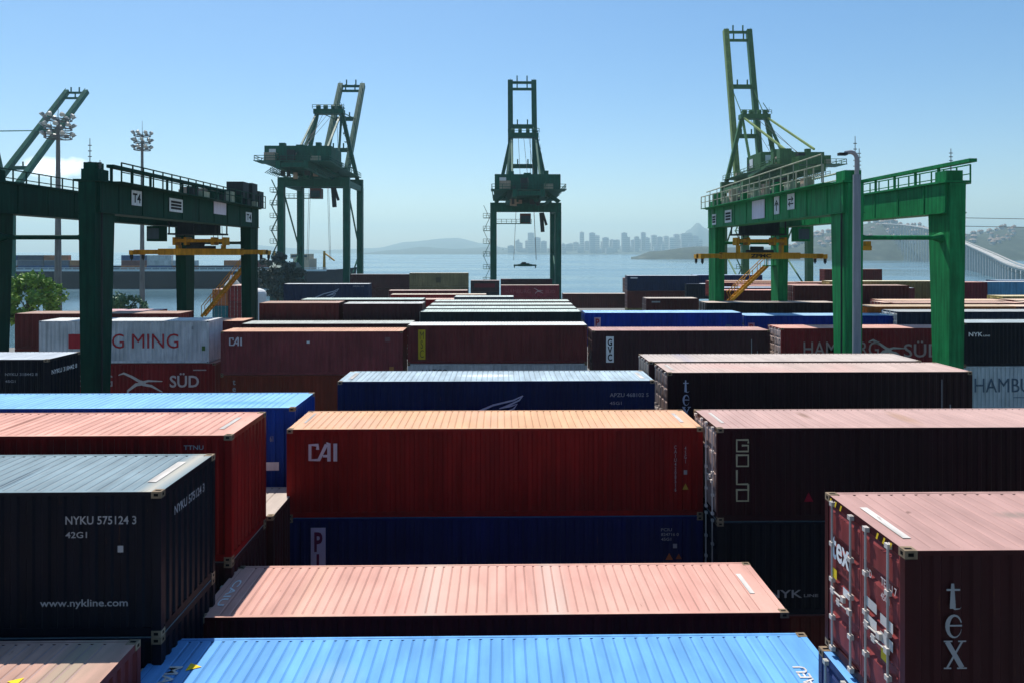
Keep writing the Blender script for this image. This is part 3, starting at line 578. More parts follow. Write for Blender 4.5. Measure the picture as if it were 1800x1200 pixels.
C('thin dark brown container behind the bright red pair', .3, 170, -6.45, F40, STD, (.06, .018, .02), (.2, .1, .1), 'far')
t = C('bright red container with pale bird emblem, upper of the centre pair', .28, 150, -6.95, F40, STD, (.22, .022, .035), (.62, .48, .42), 'far')
mark(t, glyph_bird(), 'f', 6.8, .7, 2.0, 1.3, flat((.5, .35, .33)), t['dims'], 'emblem'); mark(t, text_pts('HAMBURG', .0), 'f', 1.0, .9, 5.2, .8, flat((.3, .08, .09)), t['dims']); mark(t, text_pts('SÜD', .0), 'f', 9.3, .9, 2.0, .8, flat((.3, .08, .09)), t['dims'])
C('bright red container, lower of the centre pair', .28, 150, -6.97 - STD, F40, STD, (.20, .022, .03), rPNK, 'far')
C('white roofed short container, behind the mint roofs', -4.6, 74, -4.62, F20, STD, (.2, .2, .2), (.58, .64, .60), 'mid')
C('cream roofed container left of the white roofed short one', -13.9, 92, -5.45, F40, STD, (.30, .03, .03), (.66, .56, .44), 'mid')
C('salmon roofed container nearest the cream roof, with a red side', -11.6, 78, -5.15, 8.4, STD, (.35, .02, .02), (.66, .46, .38), 'mid')
C('pale pink roofed container, behind the cream roof', -17.2, 112, -6.0, F40, STD, BRN, (.66, .50, .42), 'mid')
# two stacks seen end on by the left gantry
for (xx, zt, cc, lb) in ((-42.6, -5.3, (.24, .03, .03), 'red container seen end on, upper of its pair by the left gantry'),
                         (-42.6, -5.32 - STD, (.22, .03, .03), 'red container seen end on, lower of its pair by the left gantry'),
                         (-45.1, -5.9, (.42, .14, .05), 'orange container seen end on, above the teal one'),
                         (-45.1, -5.92 - STD, (.03, .16, .18), 'teal container seen end on, between the orange pair')):
    t = container(lb, xx, 114 + F20, zt, F20, STD, cc, (.6, .42, .35), 'mid', rz=-math.pi / 2 + math.pi)
    t.location = (xx + CW, 114, ZC + zt - STD)

# ------------------------------------------------------------------ yard crane (rubber tyred gantry)
GRN = (.012, .19, .060)
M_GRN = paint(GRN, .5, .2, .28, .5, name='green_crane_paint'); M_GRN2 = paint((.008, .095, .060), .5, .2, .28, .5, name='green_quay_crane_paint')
M_GRNL = paint((.003, .040, .024), .6, .2, .25, .4, name='shaded_green_crane_paint')  # darker copy of the crane green, left gantry's shade put into the colour
M_RAILP = paint((.34, .36, .26), .5, .2, .2, .5, name='pale_rail_paint'); M_YC = paint((.52, .26, .02), .45, .2, .25, .8, name='orange_yellow_paint')
M_DK = paint((.035, .04, .04), .55, .2, .2, .2, name='dark_machinery'); M_LM = paint((.22, .29, .09), .5, .2, .2, .4, name='lime_crane_paint')
M_TAN = paint((.40, .30, .22), .5, .2, .2, .4, name='tan_machinery'); M_GLS = flat((.05, .08, .10), .12, 'dark_glass')
M_RUB = flat((.02, .02, .02), .8, 'tyre_rubber'); M_SIGN = flat((.62, .66, .66), .5, 'sign_white')
def rail_run(b, p, q, h=1.1, step=1.5, r=.035, mid=True):
    p = Vector(p); q = Vector(q); L = (q - p).length; n = max(1, int(L / step)); u = Vector((0, 0, h))
    b.beam(p + u, q + u, 2 * r, 2 * r)
    if mid: b.beam(p + u * .5, q + u * .5, 1.6 * r, 1.6 * r)
    for i in range(n + 1): a = p.lerp(q, i / n); b.beam(a, a + u, 2 * r, 2 * r)
def stairs(parent, a, b_, w_, mat, name='stair'):
    b = MB(); a = Vector(a); b_ = Vector(b_); d = b_ - a; s = Vector((0, w_ / 2, 0))
    for q in (-1, 1):
        b.beam(a + s * q, b_ + s * q, .08, .25); b.beam(a + s * q + Vector((0, 0, 1)), b_ + s * q + Vector((0, 0, 1)), .06, .06)
        for i in range(6): c = a.lerp(b_, i / 5) + s * q; b.beam(c, c + Vector((0, 0, 1)), .05, .05)
    n = max(3, int(abs(d.z) / .25))
    for i in range(n): c = a.lerp(b_, (i + .5) / n); b.box(c.x - .12, c.y - w_ / 2, c.z - .015, c.x + .12, c.y + w_ / 2, c.z + .015)
    return b.build(name, mat, parent)
def rtg(label, x, y, Wb, span, trough_x, sign_side, stair_x, rail_mat, trolley_y, spr_len, G=None, ty0=-2.2):
    """x,y = first (inner) portal; Wb signed distance to the other portal along X"""
    t = thing('gantry_crane', label, 'gantry crane', (x, y, 0), 0, 'yard gantry cranes')
    zt = ZC + 4.1; zb = ZC + 2.35
    for k, px in enumerate((0, Wb)):
        g_ = MB(); g_.box(px - .62, -.6, zb, px + .62, span + .6, zt); g_.box(px - .78, -.9, zt, px + .78, span + .9, zt + .12)
        g_.box(px - .70, -.6, zb - .06, px + .70, span + .6, zb)
        for i in range(9): yy = 1.5 + i * (span - 3) / 8; g_.box(px - .66, yy - .04, zb + .02, px + .66, yy + .04, zt - .02)
        g_.build('girder', G, t)
        for yy, sg in ((0, 1), (span, -1)):
            b = MB(); b.tbox((px, yy, 1.6), .42, .62, (px, yy + sg * .25, zt - .02), .48, 1.12)
            b.box(px - .5, yy - .55, zt + .121, px + .5, yy + .55, zt + .75)
            b.build('leg', G, t)
            b = MB(); sx_ = -1 if px == min(0, Wb) else 1; xx = px + sx_ * .62
            if (yy > 0) == (px == 0):
                for q in (-.25, .25): b.beam((xx, yy + q, 2), (xx, yy + q, zt), .05, .05)
                for i in range(50): zz = 2.2 + i * .34; b.beam((xx, yy - .25, zz), (xx, yy + .25, zz), .03, .03)
                b.build('ladder', G, t)
            else:
                b.tube((xx - sx_ * .05, yy - .3, 2), (xx - sx_ * .05, yy - .3, zt), .06, n=6); b.build('cable_conduit', M_DK, t)
    for yy in (0, span):
        x0, x1 = (0, Wb) if Wb > 0 else (Wb, 0)
        b = MB(); b.box(x0 - 1.9, yy - .45, .95, x1 + 1.9, yy + .45, 1.6)
        for px in (x0 - 1.1, x1 + 1.1): b.box(px - .8, yy - .3, .55, px + .8, yy + .3, .95)
        b.build('sill_beam', G, t)
        for px in (x0 - 1.75, x0 - .45, x1 + .45, x1 + 1.75):
            wh = MB(); wh.tube((px, yy - .28, .55), (px, yy + .28, .55), .55, n=20); wh.tube((px, yy - .30, .55), (px, yy + .30, .55), .28, n=16, m=1)
            wh.build('wheel', [M_RUB, G], t)
        b = MB(); zz = ZC + .85; b.tube((x0 + .45, yy, zz), (x1 - .45, yy, zz), .14, n=10)
        for (a, s) in ((x0 + .45, 1), (x1 - .45, -1)): b.tube((a, yy, zz), (a + s * .55, yy, zz), .34, .14, n=10)
        b.build('tie_pipe', G, t)
    # walkways and rails
    for k, px in enumerate((0, Wb)):
        out_ = -1 if (px == min(0, Wb)) else 1
        b = MB(); b.box(px + out_ * .8 if out_ > 0 else px - 1.5, .2, zt + .02, px + 1.5 if out_ > 0 else px - .8, span, zt + .08)
        b.build('walkway', G, t)
        b = MB(); rail_run(b, (px + out_ * 1.45, .2, zt + .08), (px + out_ * 1.45, span, zt + .08), 1.1, 1.3)
        b.build('handrail', rail_mat[k], t)
    b = MB(); px = trough_x; out_ = 1 if px == max(0, Wb) else -1; zz = ZC + 5.15
    b.box(px - .2, ty0, zz, px + .25, span * .93, zz + .2)
    for i in range(10): yy = max(1.0, ty0 + .2) + i * (span * .9 - 1.5) / 9; b.box(px - .06, yy - .07, zt + .12, px + .06, yy + .07, zz)
    b.build('cable_trough', G, t)
    # trolley between the girders with cab, winch boxes and ropes
    cx = Wb / 2; ty = trolley_y; b = MB()
    b.box(min(0, Wb) - .5, ty - 2.4, zt + .2, max(0, Wb) + .5, ty - 2.0, zt + .6); b.box(min(0, Wb) - .5, ty + 2.0, zt + .2, max(0, Wb) + .5, ty + 2.4, zt + .6)
    b.box(cx - 2.4, ty - 2.0, zt + .35, cx + 2.4, ty + 2.0, zt + .5); b.build('trolley', M_DK, t)
    b = MB(); b.tube((cx - 1.6, ty, zt + 1.1), (cx + 1.6, ty, zt + 1.1), .55, n=14); b.box(cx + 1.7, ty - .6, zt + .5, cx + 2.4, ty + .6, zt + 1.5); b.build('winch', M_DK, t)
    for dx, dy in ((-1.9, 1.2), (-.6, -1.5), (1.3, 1.3)):
        b = MB(); b.box(cx + dx - .5, ty + dy - .4, zt + .5, cx + dx + .5, ty + dy + .4, zt + 1.6); b.build('machinery_box', M_TAN, t)
    b = MB(); b.box(cx - 2.3, ty - 1.6, ZC + 1.5, cx + 1.9, ty + 1.4, ZC + 1.65); b.box(cx - 1.7, ty - 1.0, ZC + 1.65, cx - .2, ty + .8, ZC + 3.4); b.box(cx + .3, ty - .8, ZC + 1.65, cx + 1.5, ty + .6, ZC + 3.2)
    for q in (-2.2, -.1, 1.8):
        for p_ in (-1.5, 1.3): b.box(cx + q - .05, ty + p_ - .05, ZC + 1.6, cx + q + .05, ty + p_ + .05, zt + .35)
    b.build('underslung_platform', M_DK, t)
    b = MB(); xo = cx + (2.6 if Wb > 0 else -2.6)
    b.box(xo - .55, ty - 3.6, ZC + .9, xo + .55, ty - 2.2, ZC + 2.2); cabin = b.build('cabin', G, t)
    b = MB(); b.box(xo - .48, ty - 3.62, ZC + 1.1, xo + .48, ty - 3.605, ZC + 2.0); b.build('window', M_GLS, cabin)
    b = MB()
    for q in (-1.7, -1.3, 1.3, 1.7):
        for p_ in (-.5, .5): b.tube((cx + q, ty + p_, ZC + 1.0), (cx + q * .95, ty + p_, ZC + 3.9), .025, n=5)
    b.build('hoist_rope', M_BLK, t)
    b = MB(); b.box(cx - 2.3, ty - .55, ZC + .85, cx + 2.3, ty - .3, ZC + 1.15); b.box(cx - 2.3, ty + .3, ZC + .85, cx + 2.3, ty + .55, ZC + 1.15)
    for q in (-2.2, -1.2, 1.2, 2.2): b.box(cx + q - .12, ty - .6, ZC + .6, cx + q + .12, ty + .6, ZC + 1.3)
    for q in (-2.0, 2.0): b.box(cx + q - .1, ty - .35, ZC - .1, cx + q + .1, ty + .35, ZC + .6)
    b.build('headblock', M_YC, t)
    return t, cx, ty
def spreader(label, x, y, z, Ls, mat=None, txt=None):
    t = thing('container_spreader', label, 'spreader', (x, y, z), 0, 'container spreaders'); mat = mat or M_YC
    h = Ls / 2
    b = MB(); b.box(-h * .62, -.45, -.28, h * .62, .45, .28); b.box(-h * .62, -.50, .20, h * .62, .50, .30); b.build('main_beam', mat, t)
    for s in (-1, 1):
        b = MB(); x0, x1 = sorted((s * h * .62, s * h)); b.box(x0, -.30, -.2, x1, .30, .2); x0, x1 = sorted((s * (h - .35), s * h))
        b.box(x0, -1.15, -.25, x1, 1.15, .15); arm = b.build('arm', mat, t)
        for q in (-1, 1):
            b = MB(); b.box(s * (h - .18) - .1, q * 1.05 - .1, -.62, s * (h - .18) + .1, q * 1.05 + .1, -.25); b.tube((s * (h - .18), q * 1.05, -.75), (s * (h - .18), q * 1.05, -.62), .04, .08, n=6); b.build('twist_lock', M_DK, arm)
    b = MB(); b.box(-1.2, -.3, .30, 1.2, .3, .55); b.tube((-.9, -.1, .7), (.3, -.1, .7), .16, n=8); b.build('drive_unit', M_DK, t)
    if txt:
        vs, fs = text_pts(txt, .04); me = bpy.data.meshes.new('lettering'); me.from_pydata([(p[0] * 1.9 - 1.0, -.456, p[1] * .34 - .16) for p in vs], [], fs); put(me, 'lettering', M_BLK, t)
    return t
# right hand gantry
RX, RY, SP = 21.0, 43.0, 26.5
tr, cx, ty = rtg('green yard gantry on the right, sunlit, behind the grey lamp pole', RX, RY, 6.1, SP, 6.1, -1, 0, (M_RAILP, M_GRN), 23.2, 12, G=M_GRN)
stairs(tr, (4.9, SP, ZC - 1.35), (1.1, SP - .2, ZC - 4.9), .8, M_YC); b = MB(); b.box(4.7, SP - .6, ZC - 1.4, 6.0, SP + .5, ZC - 1.3); rail_run(b, (4.7, SP - .6, ZC - 1.3), (6.0, SP - .6, ZC - 1.3), 1.0, .6); b.build('stair_landing', M_GRN, tr)
stairs(tr, (1.1, SP - .2, ZC - 4.9), (5.0, SP - .2, 1.6), .8, M_YC)
def sign(parent, xf, y0, z0, w_, h_, sgn, txt=None, col=None):
    s_ = MB(); xs = xf; s_.box(min(xs, xs + sgn * .03), y0, z0, max(xs, xs + sgn * .03), y0 + w_, z0 + h_); o = s_.build('sign_plate', col or M_SIGN, parent)
    if txt:
        vs, fs = text_pts(txt, .03); pts = []
        for p in vs:
            yy = y0 + w_ - (.1 + p[0] * .8) * w_ if sgn < 0 else y0 + (.1 + p[0] * .8) * w_
            pts.append((xs + sgn * .034, yy, z0 + (.18 + p[1] * .64) * h_))
        me = bpy.data.meshes.new('sign_text'); me.from_pydata(pts, [], fs); put(me, 'sign_text', M_BLK, o)
XL = -.665
sign(tr, XL, 24.3, ZC + 2.55, 1.2, 1.0, -1, '≡'); sign(tr, XL, 19.8, ZC + 2.6, 1.8, 1.1, -1, '≡')
sign(tr, XL, 11.9, ZC + 2.60, 2.7, 1.45, -1, None, col=flat((.62, .58, .66))); sign(tr, XL, 9.0, ZC + 2.75, .95, 1.3, -1, '↑'); sign(tr, XL, 6.3, ZC + 2.95, 1.2, 1.1, -1, '⇄')
# transformer boxes and pipes along the sunlit walkway
for k in range(9):
    b = MB(); yy = 3.0 + k * 2.4; b.box(-1.35, yy, ZC + 4.2, -.9, yy + rnd.uniform(.5, 1.3), ZC + 4.3 + rnd.uniform(.4, 1.1)); b.build('machinery_box', [M_TAN, M_RAILP, M_GRN][k % 3], tr)
b = MB(); b.tube((-.5, .5, ZC + 4.75), (-.5, SP - 1, ZC + 4.75), .06, n=6); b.tube((.5, .5, ZC + 4.55), (.5, SP - 1, ZC + 4.55), .05, n=6)
b.tube((-1.5, .3, ZC + 5.9), (-1.5, SP - 2, ZC + 5.6), .05, n=6)
for k in range(12): b.tube((-1.5, .3 + k * 2.1, ZC + 4.2), (-1.5, .3 + k * 2.1, ZC + 5.85 - k * .025), .03, n=5)
b.build('upper_handrail', M_RAILP, tr)
for (ax, ay, ah) in ((.55, .3, 2.3), (.95, .6, 1.6), (6.1, -.2, 1.5)):
    b = MB(); z0 = ZC + 4.7; b.tube((ax, ay, z0 - .6), (ax, ay, z0 + ah), .035, .02, n=5)
    for i in range(5): b.box(ax - .10, ay - .02, z0 + ah * (.2 + i * .15), ax + .10, ay + .02, z0 + ah * (.2 + i * .15) + .05)
    b.build('antenna', M_MAST, tr)
spreader('orange spreader beam hanging from the right gantry, lettered in the middle', RX + cx, RY + ty, ZC - .38, 11.6, txt='ZPMC')
b = MB(); b.box(-.7, -.3, -.25, .75, .3, .1); b.box(.35, -.2, .1, .75, .2, .45); b.box(-.6, -.1, .1, -.4, .1, .7); b.tube((-.5, 0, .7), (-.7, 0, 2.7), .03, n=5)
hk = b.build('hook_block', M_YC, None, (RX + 6.1 + .4, RY + 11.5, ZC + .35)); tag(hk, 'small orange lifting block hanging under the right gantry girder', 'hook block')
# left hand gantry
LX = -23.9
tl, cx, ty = rtg('shade-darkened green yard gantry on the left with a T4 sign on its girder', LX, RY, -6.1, SP, 0, 1, 0, (M_GRNL, M_GRNL), 22.6, 12, G=M_GRNL, ty0=1.6)
stairs(tl, (-.2, SP + .3, ZC - .9), (-4.6, SP + .3, ZC - 6.2), .8, M_YC)
XR = .665
sign(tl, XR, 2.9, ZC + 2.95, 1.25, .95, 1, 'T4'); sign(tl, XR, 8.1, ZC + 2.85, 2.1, .95, 1, '≡'); sign(tl, XR, 16.0, ZC + 3.1, 2.6, 1.3, 1, None, col=flat((.62, .58, .66))); sign(tl, XR, 23.4, ZC + 2.75, 1.5, .9, 1, 'T4')
for k in range(8):
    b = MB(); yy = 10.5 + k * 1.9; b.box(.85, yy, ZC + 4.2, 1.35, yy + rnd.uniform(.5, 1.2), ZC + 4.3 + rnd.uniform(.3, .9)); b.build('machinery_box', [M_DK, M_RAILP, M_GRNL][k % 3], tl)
for (yy, hh) in ((22.8, 1.7), (25.2, 1.8), (27.0, 1.2)):
    b = MB(); b.box(-.6, yy - .7, ZC + 4.25, .9, yy + .7, ZC + 4.6 + hh); b.build('electrical_house', M_DK, tl)
for (ax, ay, ah) in ((-.3, .0, 2.2), (.4, -.2, .9)):
    b = MB(); z0 = ZC + 4.5; b.tube((ax, ay, z0 - .6), (ax, ay, z0 + ah), .035, .02, n=5)
    for i in range(5): b.box(ax - .10, ay - .02, z0 + ah * (.2 + i * .15), ax + .10, ay + .02, z0 + ah * (.2 + i * .15) + .05)
    b.build('antenna', M_MAST, tl)
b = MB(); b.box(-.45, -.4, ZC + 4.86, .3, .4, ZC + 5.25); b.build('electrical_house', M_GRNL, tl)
b = MB(); b.box(-4.6, -.85, ZC - 7.9, -3.9, -.55, ZC - 6.9); b.build('white_cabinet', M_WHITE, tl)
spreader('orange spreader beam hanging from the left gantry', LX + cx, RY + ty, ZC - .02, 11.8)

# grey lamp pole by the right gantry
t = thing('lamp_post', 'tall grey pole with a curved arm, in front of the right gantry leg', 'lamp post', (19.0, 38.0, 0))
b = MB(); b.tube((0, 0, 0), (0, 0, ZC + 4.1), .24, .19, n=14); b.tube((0, 0, 9.5), (0, 0, 9.9), .27, n=14); b.build('pole', paint((.22, .25, .28), .5, .1, .12, .2, name='grey_pole_paint'), t, smooth=False)
b = MB(); pts = [(0, 0, ZC + 4.1)] + [(-.35 + .35 * math.cos(R(a)), 0, ZC + 4.95 + .35 * math.sin(R(a))) for a in range(0, 91, 15)] + [(-.62, 0, ZC + 5.25)]
b.path(pts, .11, 10); b.build('arm', M_GREY, t)
b = MB(); b.box(-.98, -.14, ZC + 5.12, -.55, .14, ZC + 5.26); b.build('lamp_head', M_DK, t)

# ------------------------------------------------------------------ quay cranes
def quay_crane(label, x, y, bdy, bdz, lime=False, trolley=True, spr=True, gauge=18.0, lift=0.0, hy0=-13.5, hy1=-3.5, zapex=36.5):
    t = thing('quay_crane', label, 'quay crane', (x, y, 0), 0, 'ship to shore cranes along the quay'); G = M_GRN2 if not lime else M_GRN3
    hx = 8.4; zp = ZC + 10.3 + lift; bs_ = 3.55
    for px in (-hx, hx):
        for yy in (0, gauge):
            b = MB(); b.tbox((px, yy, 2.2), .78, .85, (px, yy, zp + (1.2 if yy else 0)), .80, .95); b.build('leg', G, t)
            b = MB(); b.box(px - 2.6, yy - .6, 1.1, px + 2.6, yy + .6, 2.2)
            for q in (-2, -.7, .7, 2): b.tube((px + q, yy - .3, .55), (px + q, yy + .3, .55), .55, n=12)
            b.build('bogie', G, t)
    for yy in (0, gauge): b = MB(); b.box(-hx - .8, yy - .7, zp + (1.2 if yy else 0), hx + .8, yy + .7, zp + 2.4 + (1.2 if yy else 0)); b.build('portal_beam', G, t)
    for px in (-hx, hx):
        b = MB(); b.box(px - .5, .9, zp + .3, px + .5, gauge - .9, zp + 1.7); b.build('side_beam', G, t)
        b = MB(); b.box(px - .4, .8, 4.6, px + .4, gauge - .8, 5.8)
        b.build('side_beam', G, t)
        b = MB(); b.tube((px, .8, 5.5), (px, gauge - .8, 15.5), .22, n=8); b.tube((px, gauge - .8, 15.8), (px, .8, zp), .22, n=8); b.build('diagonal_brace', G, t)
    # landward girders and seaward stub
    for px in (-3.2, 3.2):
        b = MB(); b.box(px - .55, -20, zp + 2.5, px + .55, gauge + 2.5, zp + 4.2); b.build('girder', G, t)
    for yy in (-19.5, -12, -5, 4, 12, gauge + 1): b = MB(); b.box(-2.6, yy - .25, zp + 2.8, 2.6, yy + .25, zp + 3.8); b.build('cross_beam', G, t)
    b = MB(); b.box(-7.9, hy0, zp + 4.4, 7.9, hy1, zp + 8.4); b.box(-8.2, hy0 - .3, zp + 4.2, 8.2, hy1 + .3, zp + 4.4)
    for i in range(11): b.box(-7.96, hy0 + .3 + i * .95, zp + 4.5, 7.96, hy0 + .4 + i * .95, zp + 8.3)
    hs = b.build('machinery_house', G, t)
    for sb_ in ((-6.8, hy0 - .04, zp + 5.6, -5.2, hy0, zp + 7.6), (-8.0, hy1 - 3.5, zp + 5.2, -7.965, hy1 - 1.1, zp + 7.4)): b = MB(); b.box(*sb_); b.build('sign_panel', M_SIGN, hs)
    b = MB()
    for s in (-1, 1): rail_run(b, (s * 8.6, -20, zp + 4.3), (s * 8.6, gauge, zp + 4.3), 1.1, 2.4, .06)
    rail_run(b, (-8.6, -20, zp + 4.3), (8.6, -20, zp + 4.3), 1.1, 2.4, .06); b.box(-8.8, -20.1, zp + 4.15, 8.8, -13.9, zp + 4.28); b.build('handrail', G, t)
    for (dx, dy, a, h) in ((-5.5, -17.5, 1.3, 2.0), (4.8, -17.2, 1.0, 1.4), (-1.0, -17, .8, 2.8), (6.5, -1, .9, 1.8), (-7.2, -1.5, .8, 2.2)):
        b = MB(); b.box(dx - a, dy - a, zp + 4.3, dx + a, dy + a, zp + 4.3 + h); b.build('machinery_box', [G, M_TAN, M_DK][int(a * 10) % 3], t)
    if lime:
        for (dx, dy, a, b_, h) in ((-5.5, -18.5, 1.4, 1.0, 3.6), (-5.5, -14.2, 1.2, .9, 3.4), (1.0, -16.5, 3.0, 2.2, 2.0), (5.0, -13.5, 2.2, 1.6, 2.6)):
            b = MB(); b.box(dx - a, dy - b_, zp + 4.3, dx + a, dy + b_, zp + 4.3 + h); b.build('winch_house', G, t)
        b = MB(); b.beam((-5.5, -18.5, zp + 7.4), (-5.5, -14.2, zp + 7.2), .3, .3); b.beam((-7.8, -19.5, zp + 5.0), (-7.8, -1, zp + 3.2), .5, .7); b.build('frame_beam', G, t)
    for (dx, dy, a, h) in ((-4, hy0 + 1.5, .7, .8), (0, hy0 + 2.5, .9, .5), (4.5, hy0 + 1.8, .6, 1.0), (-5.5, hy1 - 1.5, .6, .7)):
        b = MB(); b.box(dx - a, dy - a, zp + 8.41, dx + a, dy + a, zp + 8.4 + h); b.build('roof_vent', G, hs)
    q_ = random.Random(int(x) + 5)
    for i in range(26):
        dx = q_.uniform(-7, 7); dy = q_.uniform(-18, gauge); a = q_.uniform(.3, .9); h = q_.uniform(.5, 1.6); up = q_.random() < .5; z0 = zp + 4.29 if (dy > hy1 + 1.2 or dy < hy0 - 1.2) else zp + 2.5 - h
        if abs(dx) > 3.9 and z0 < zp + 4: dx *= .5
        b = MB(); b.box(dx - a, dy - a * .8, z0, dx + a, dy + a * .8, z0 + h); b.build('equipment_box', [G, M_DK, M_TAN, G][i % 4], t)
    b = MB(); b.box(-8.6, hy1 + .4, zp + 4.21, 8.6, gauge + 1, zp + 4.28); b.box(-5.2, -19, zp + 1.6, -4.2, gauge, zp + 1.68); b.box(4.2, -19, zp + 1.6, 5.2, gauge, zp + 1.68)
    for s in (-1, 1): rail_run(b, (s * 5.2, -19, zp + 1.68), (s * 5.2, gauge, zp + 1.68), 1.0, 2.2, .05); rail_run(b, (s * 3.4, 1, zp + 4.3), (s * 3.4, gauge, zp + 4.3), 1.0, 2, .05)
    b.build('service_walkway', G, t)
    for s in (-1, 1):
        b = MB(); n_ = 16; y0_, y1_ = -19.5, gauge + 2
        b.beam((s * 4.0, y0_, zp + 5.9), (s * 4.0, hy0, zp + 5.9), .15, .15); b.beam((s * 4.0, hy1, zp + 6.1), (s * 4.0, y1_, zp + 6.1), .2, .2)
        for i in range(n_): ya_, yb_ = y0_ + (y1_ - y0_) * i / n_, y0_ + (y1_ - y0_) * (i + 1) / n_; b.beam((s * 4.0, ya_, zp + (4.2 if i % 2 else 6.1)), (s * 4.0, yb_, zp + (6.1 if i % 2 else 4.2)), .14, .14)
        for i in range(8): yy = hy0 + (hy1 - hy0) * (i + .5) / 8; b.beam((s * 8.0, yy, zp + 2.0), (s * 5.0, yy, zp + 4.1), .15, .15)
        b.build('truss', G, t)
    b = MB()
    for (p_, q2) in (((0, gauge - 1, ZC + zapex), (0, -19, zp + 5)), ((1.5, gauge - 1, ZC + zapex), (1.5, hy0 + 1, zp + 8.4)), ((-1.5, gauge - 1, ZC + zapex), (-1.5, hy1, zp + 8.4)), ((2, gauge - 1, ZC + zapex), (2, gauge + 2, zp + 3.4))): b.tube(p_, q2, .06, n=5)
    b.build('stay_cable', M_DK, t)
    b = MB()
    for i in range(9): zz = zp + 4.5 + i * 2.4; b.box(5.6 - i * .35, gauge - 1.6, zz, 7.0 - i * .35, gauge - .2, zz + .1); b.beam((6.9 - i * .35, gauge - 1.6, zz + .1), (6.9 - i * .35, gauge - 1.6, zz + 1.2), .06, .06); b.beam((5.7 - i * .35 if i % 2 else 6.9 - i * .35, gauge - 1.2, zz), (6.6 - i * .35 if i % 2 else 5.3 - i * .35, gauge - 1.2, zz + 2.4), .35, .08)
    b.build('frame_stair', G, t)
    # A frame
    za = ZC + zapex; ya = gauge - 1
    for s in (-1, 1):
        b = MB(); b.beam((s * 7.6, gauge, zp + 3.6), (s * 3.4, ya, za), 1.0, 1.1); b.build('frame_leg', G, t)
        b = MB(); b.beam((s * 3.4, ya, za), (s * 3.6, -8 if not lime else -14, zp + 4.4 if not lime else zp + 8.5), .45, .45); b.build('backstay', M_LM if lime else G, t)
        b = MB(); b.beam((s * 3.4, ya, za), (s * 5.4, 3, zp + 4), .6, .6); b.build('frame_brace', G, t)
    b = MB(); b.box(-4.2, ya - 1.6, za - .8, 4.2, ya + 1.0, za + .5)
    for q in (-3, -1, 1.2, 3): b.tube((q - .5, ya - .4, za + 1.1), (q + .5, ya - .4, za + 1.1), .75, n=12)
    rail_run(b, (-4.4, ya - 1.7, za + .5), (4.4, ya - 1.7, za + .5), 1.1, 1.5, .06); b.build('head_platform', G, t)
    # raised boom
    h0 = Vector((0, gauge + 2.5, zp + 3.3)); h1 = h0 + Vector((0, bdy, bdz)); d = (h1 - h0)
    for s in (-1, 1):
        b = MB(); o_ = Vector((s * bs_, 0, 0)); b.beam(h0 + o_, h1 + o_, 1.5, 1.6); nrm = Vector((0, -d.z, d.y)).normalized()
        b.beam(h0 + o_ + nrm * 1.3, h1 + o_ + nrm * 1.3, .12, .12)
        for i in range(14): c = h0 + o_ + d * ((i + .5) / 14); b.beam(c, c + nrm * 1.3, .12, .12)
        b.build('boom_girder', M_LM if (lime and s < 0) else G, t)
    for f_ in (.30, .62, .93, .985):
        b = MB(); c = h0 + d * f_; b.beam(c - Vector((bs_, 0, 0)), c + Vector((bs_, 0, 0)), .9 if f_ < .9 else .7, 1.2 if f_ < .9 else .7)
        for q in (-1.5, 1.5): b.beam(c + Vector((q, -.4, .3)), c + Vector((q, -.4, 2.0)), .35, .35)
        b.build('boom_cross_beam', G, t)
    for s in (-1, 1):
        b = MB(); b.tube(Vector((s * 3.2, ya, za)), h0 + d * .62 + Vector((s * 3.2, 0, 0)), .14, n=6); b.build('forestay', G, t)
    # stair tower platforms on the landside left leg
    b = MB()
    for i in range(7 + int(lift / 3)):
        zz = 4.5 + i * 3.3; b.box(-hx - 2.6, -1.0, zz, -hx - .85, 1.0, zz + .12); rail_run(b, (-hx - 2.6, -1, zz + .1), (-hx - .9, -1, zz + .1), 1.1, .8, .05)
        b.beam((-hx - 2.5 if i % 2 else -hx - 1.0, 0, zz + .1), (-hx - 1.0 if i % 2 else -hx - 2.5, 0, zz + 3.3), .7, .12)
    b.build('stair_tower', G, t)
    b = MB(); b.box(-hx + .8, -.5, ZC + 7.2 + lift, 1.5, .5, ZC + 7.4 + lift); rail_run(b, (-hx + .8, -.5, ZC + 7.4 + lift), (1.5, -.5, ZC + 7.4 + lift), 1.0, 1.2, .05); b.build('access_gangway', G, t)
    if trolley:
        b = MB(); b.box(-3.4, 2, zp + .9, 3.4, 8, zp + 1.6); b.tube((-2, 5, zp + 2), (2, 5, zp + 2), .7, n=12); b.build('trolley', M_DK, t)
        b = MB(); b.box(-1.4, 1.2, ZC + 7.4 + lift, 1.4, 4.0, ZC + 10.0 + lift); cb = b.build('cabin', paint((.16, .06, .05), .5, name='cab_paint'), t)
        b = MB(); b.box(-1.2, 1.15, ZC + 7.7 + lift, 1.2, 1.19, ZC + 9.4 + lift); b.build('window', M_GLS, cb)
        b = MB(); b.beam((4.6, 3, ZC + 5.2 + lift), (4.2, 3, ZC + 10.3 + lift), 1.0, .8); b.beam((5.6, 3, ZC + 7.0 + lift), (4.6, 3, ZC + 10.3 + lift), .7, .6); b.build('cable_festoon', M_DK, t)
    if spr:
        b = MB()
        for q in (-3.0, 3.0):
            for p_ in (4.3, 5.7): b.tube((q, p_, ZC - 2.2), (q * .8, p_, ZC + 10.9 + lift), .05, n=5)
        b.build('hoist_rope', M_MAST, t)
    return t
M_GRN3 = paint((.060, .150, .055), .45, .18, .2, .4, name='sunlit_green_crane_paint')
quay_crane('centre quay crane, green, boom raised straight up the middle of the view', 6.8, 187, 10, 38, zapex=33)
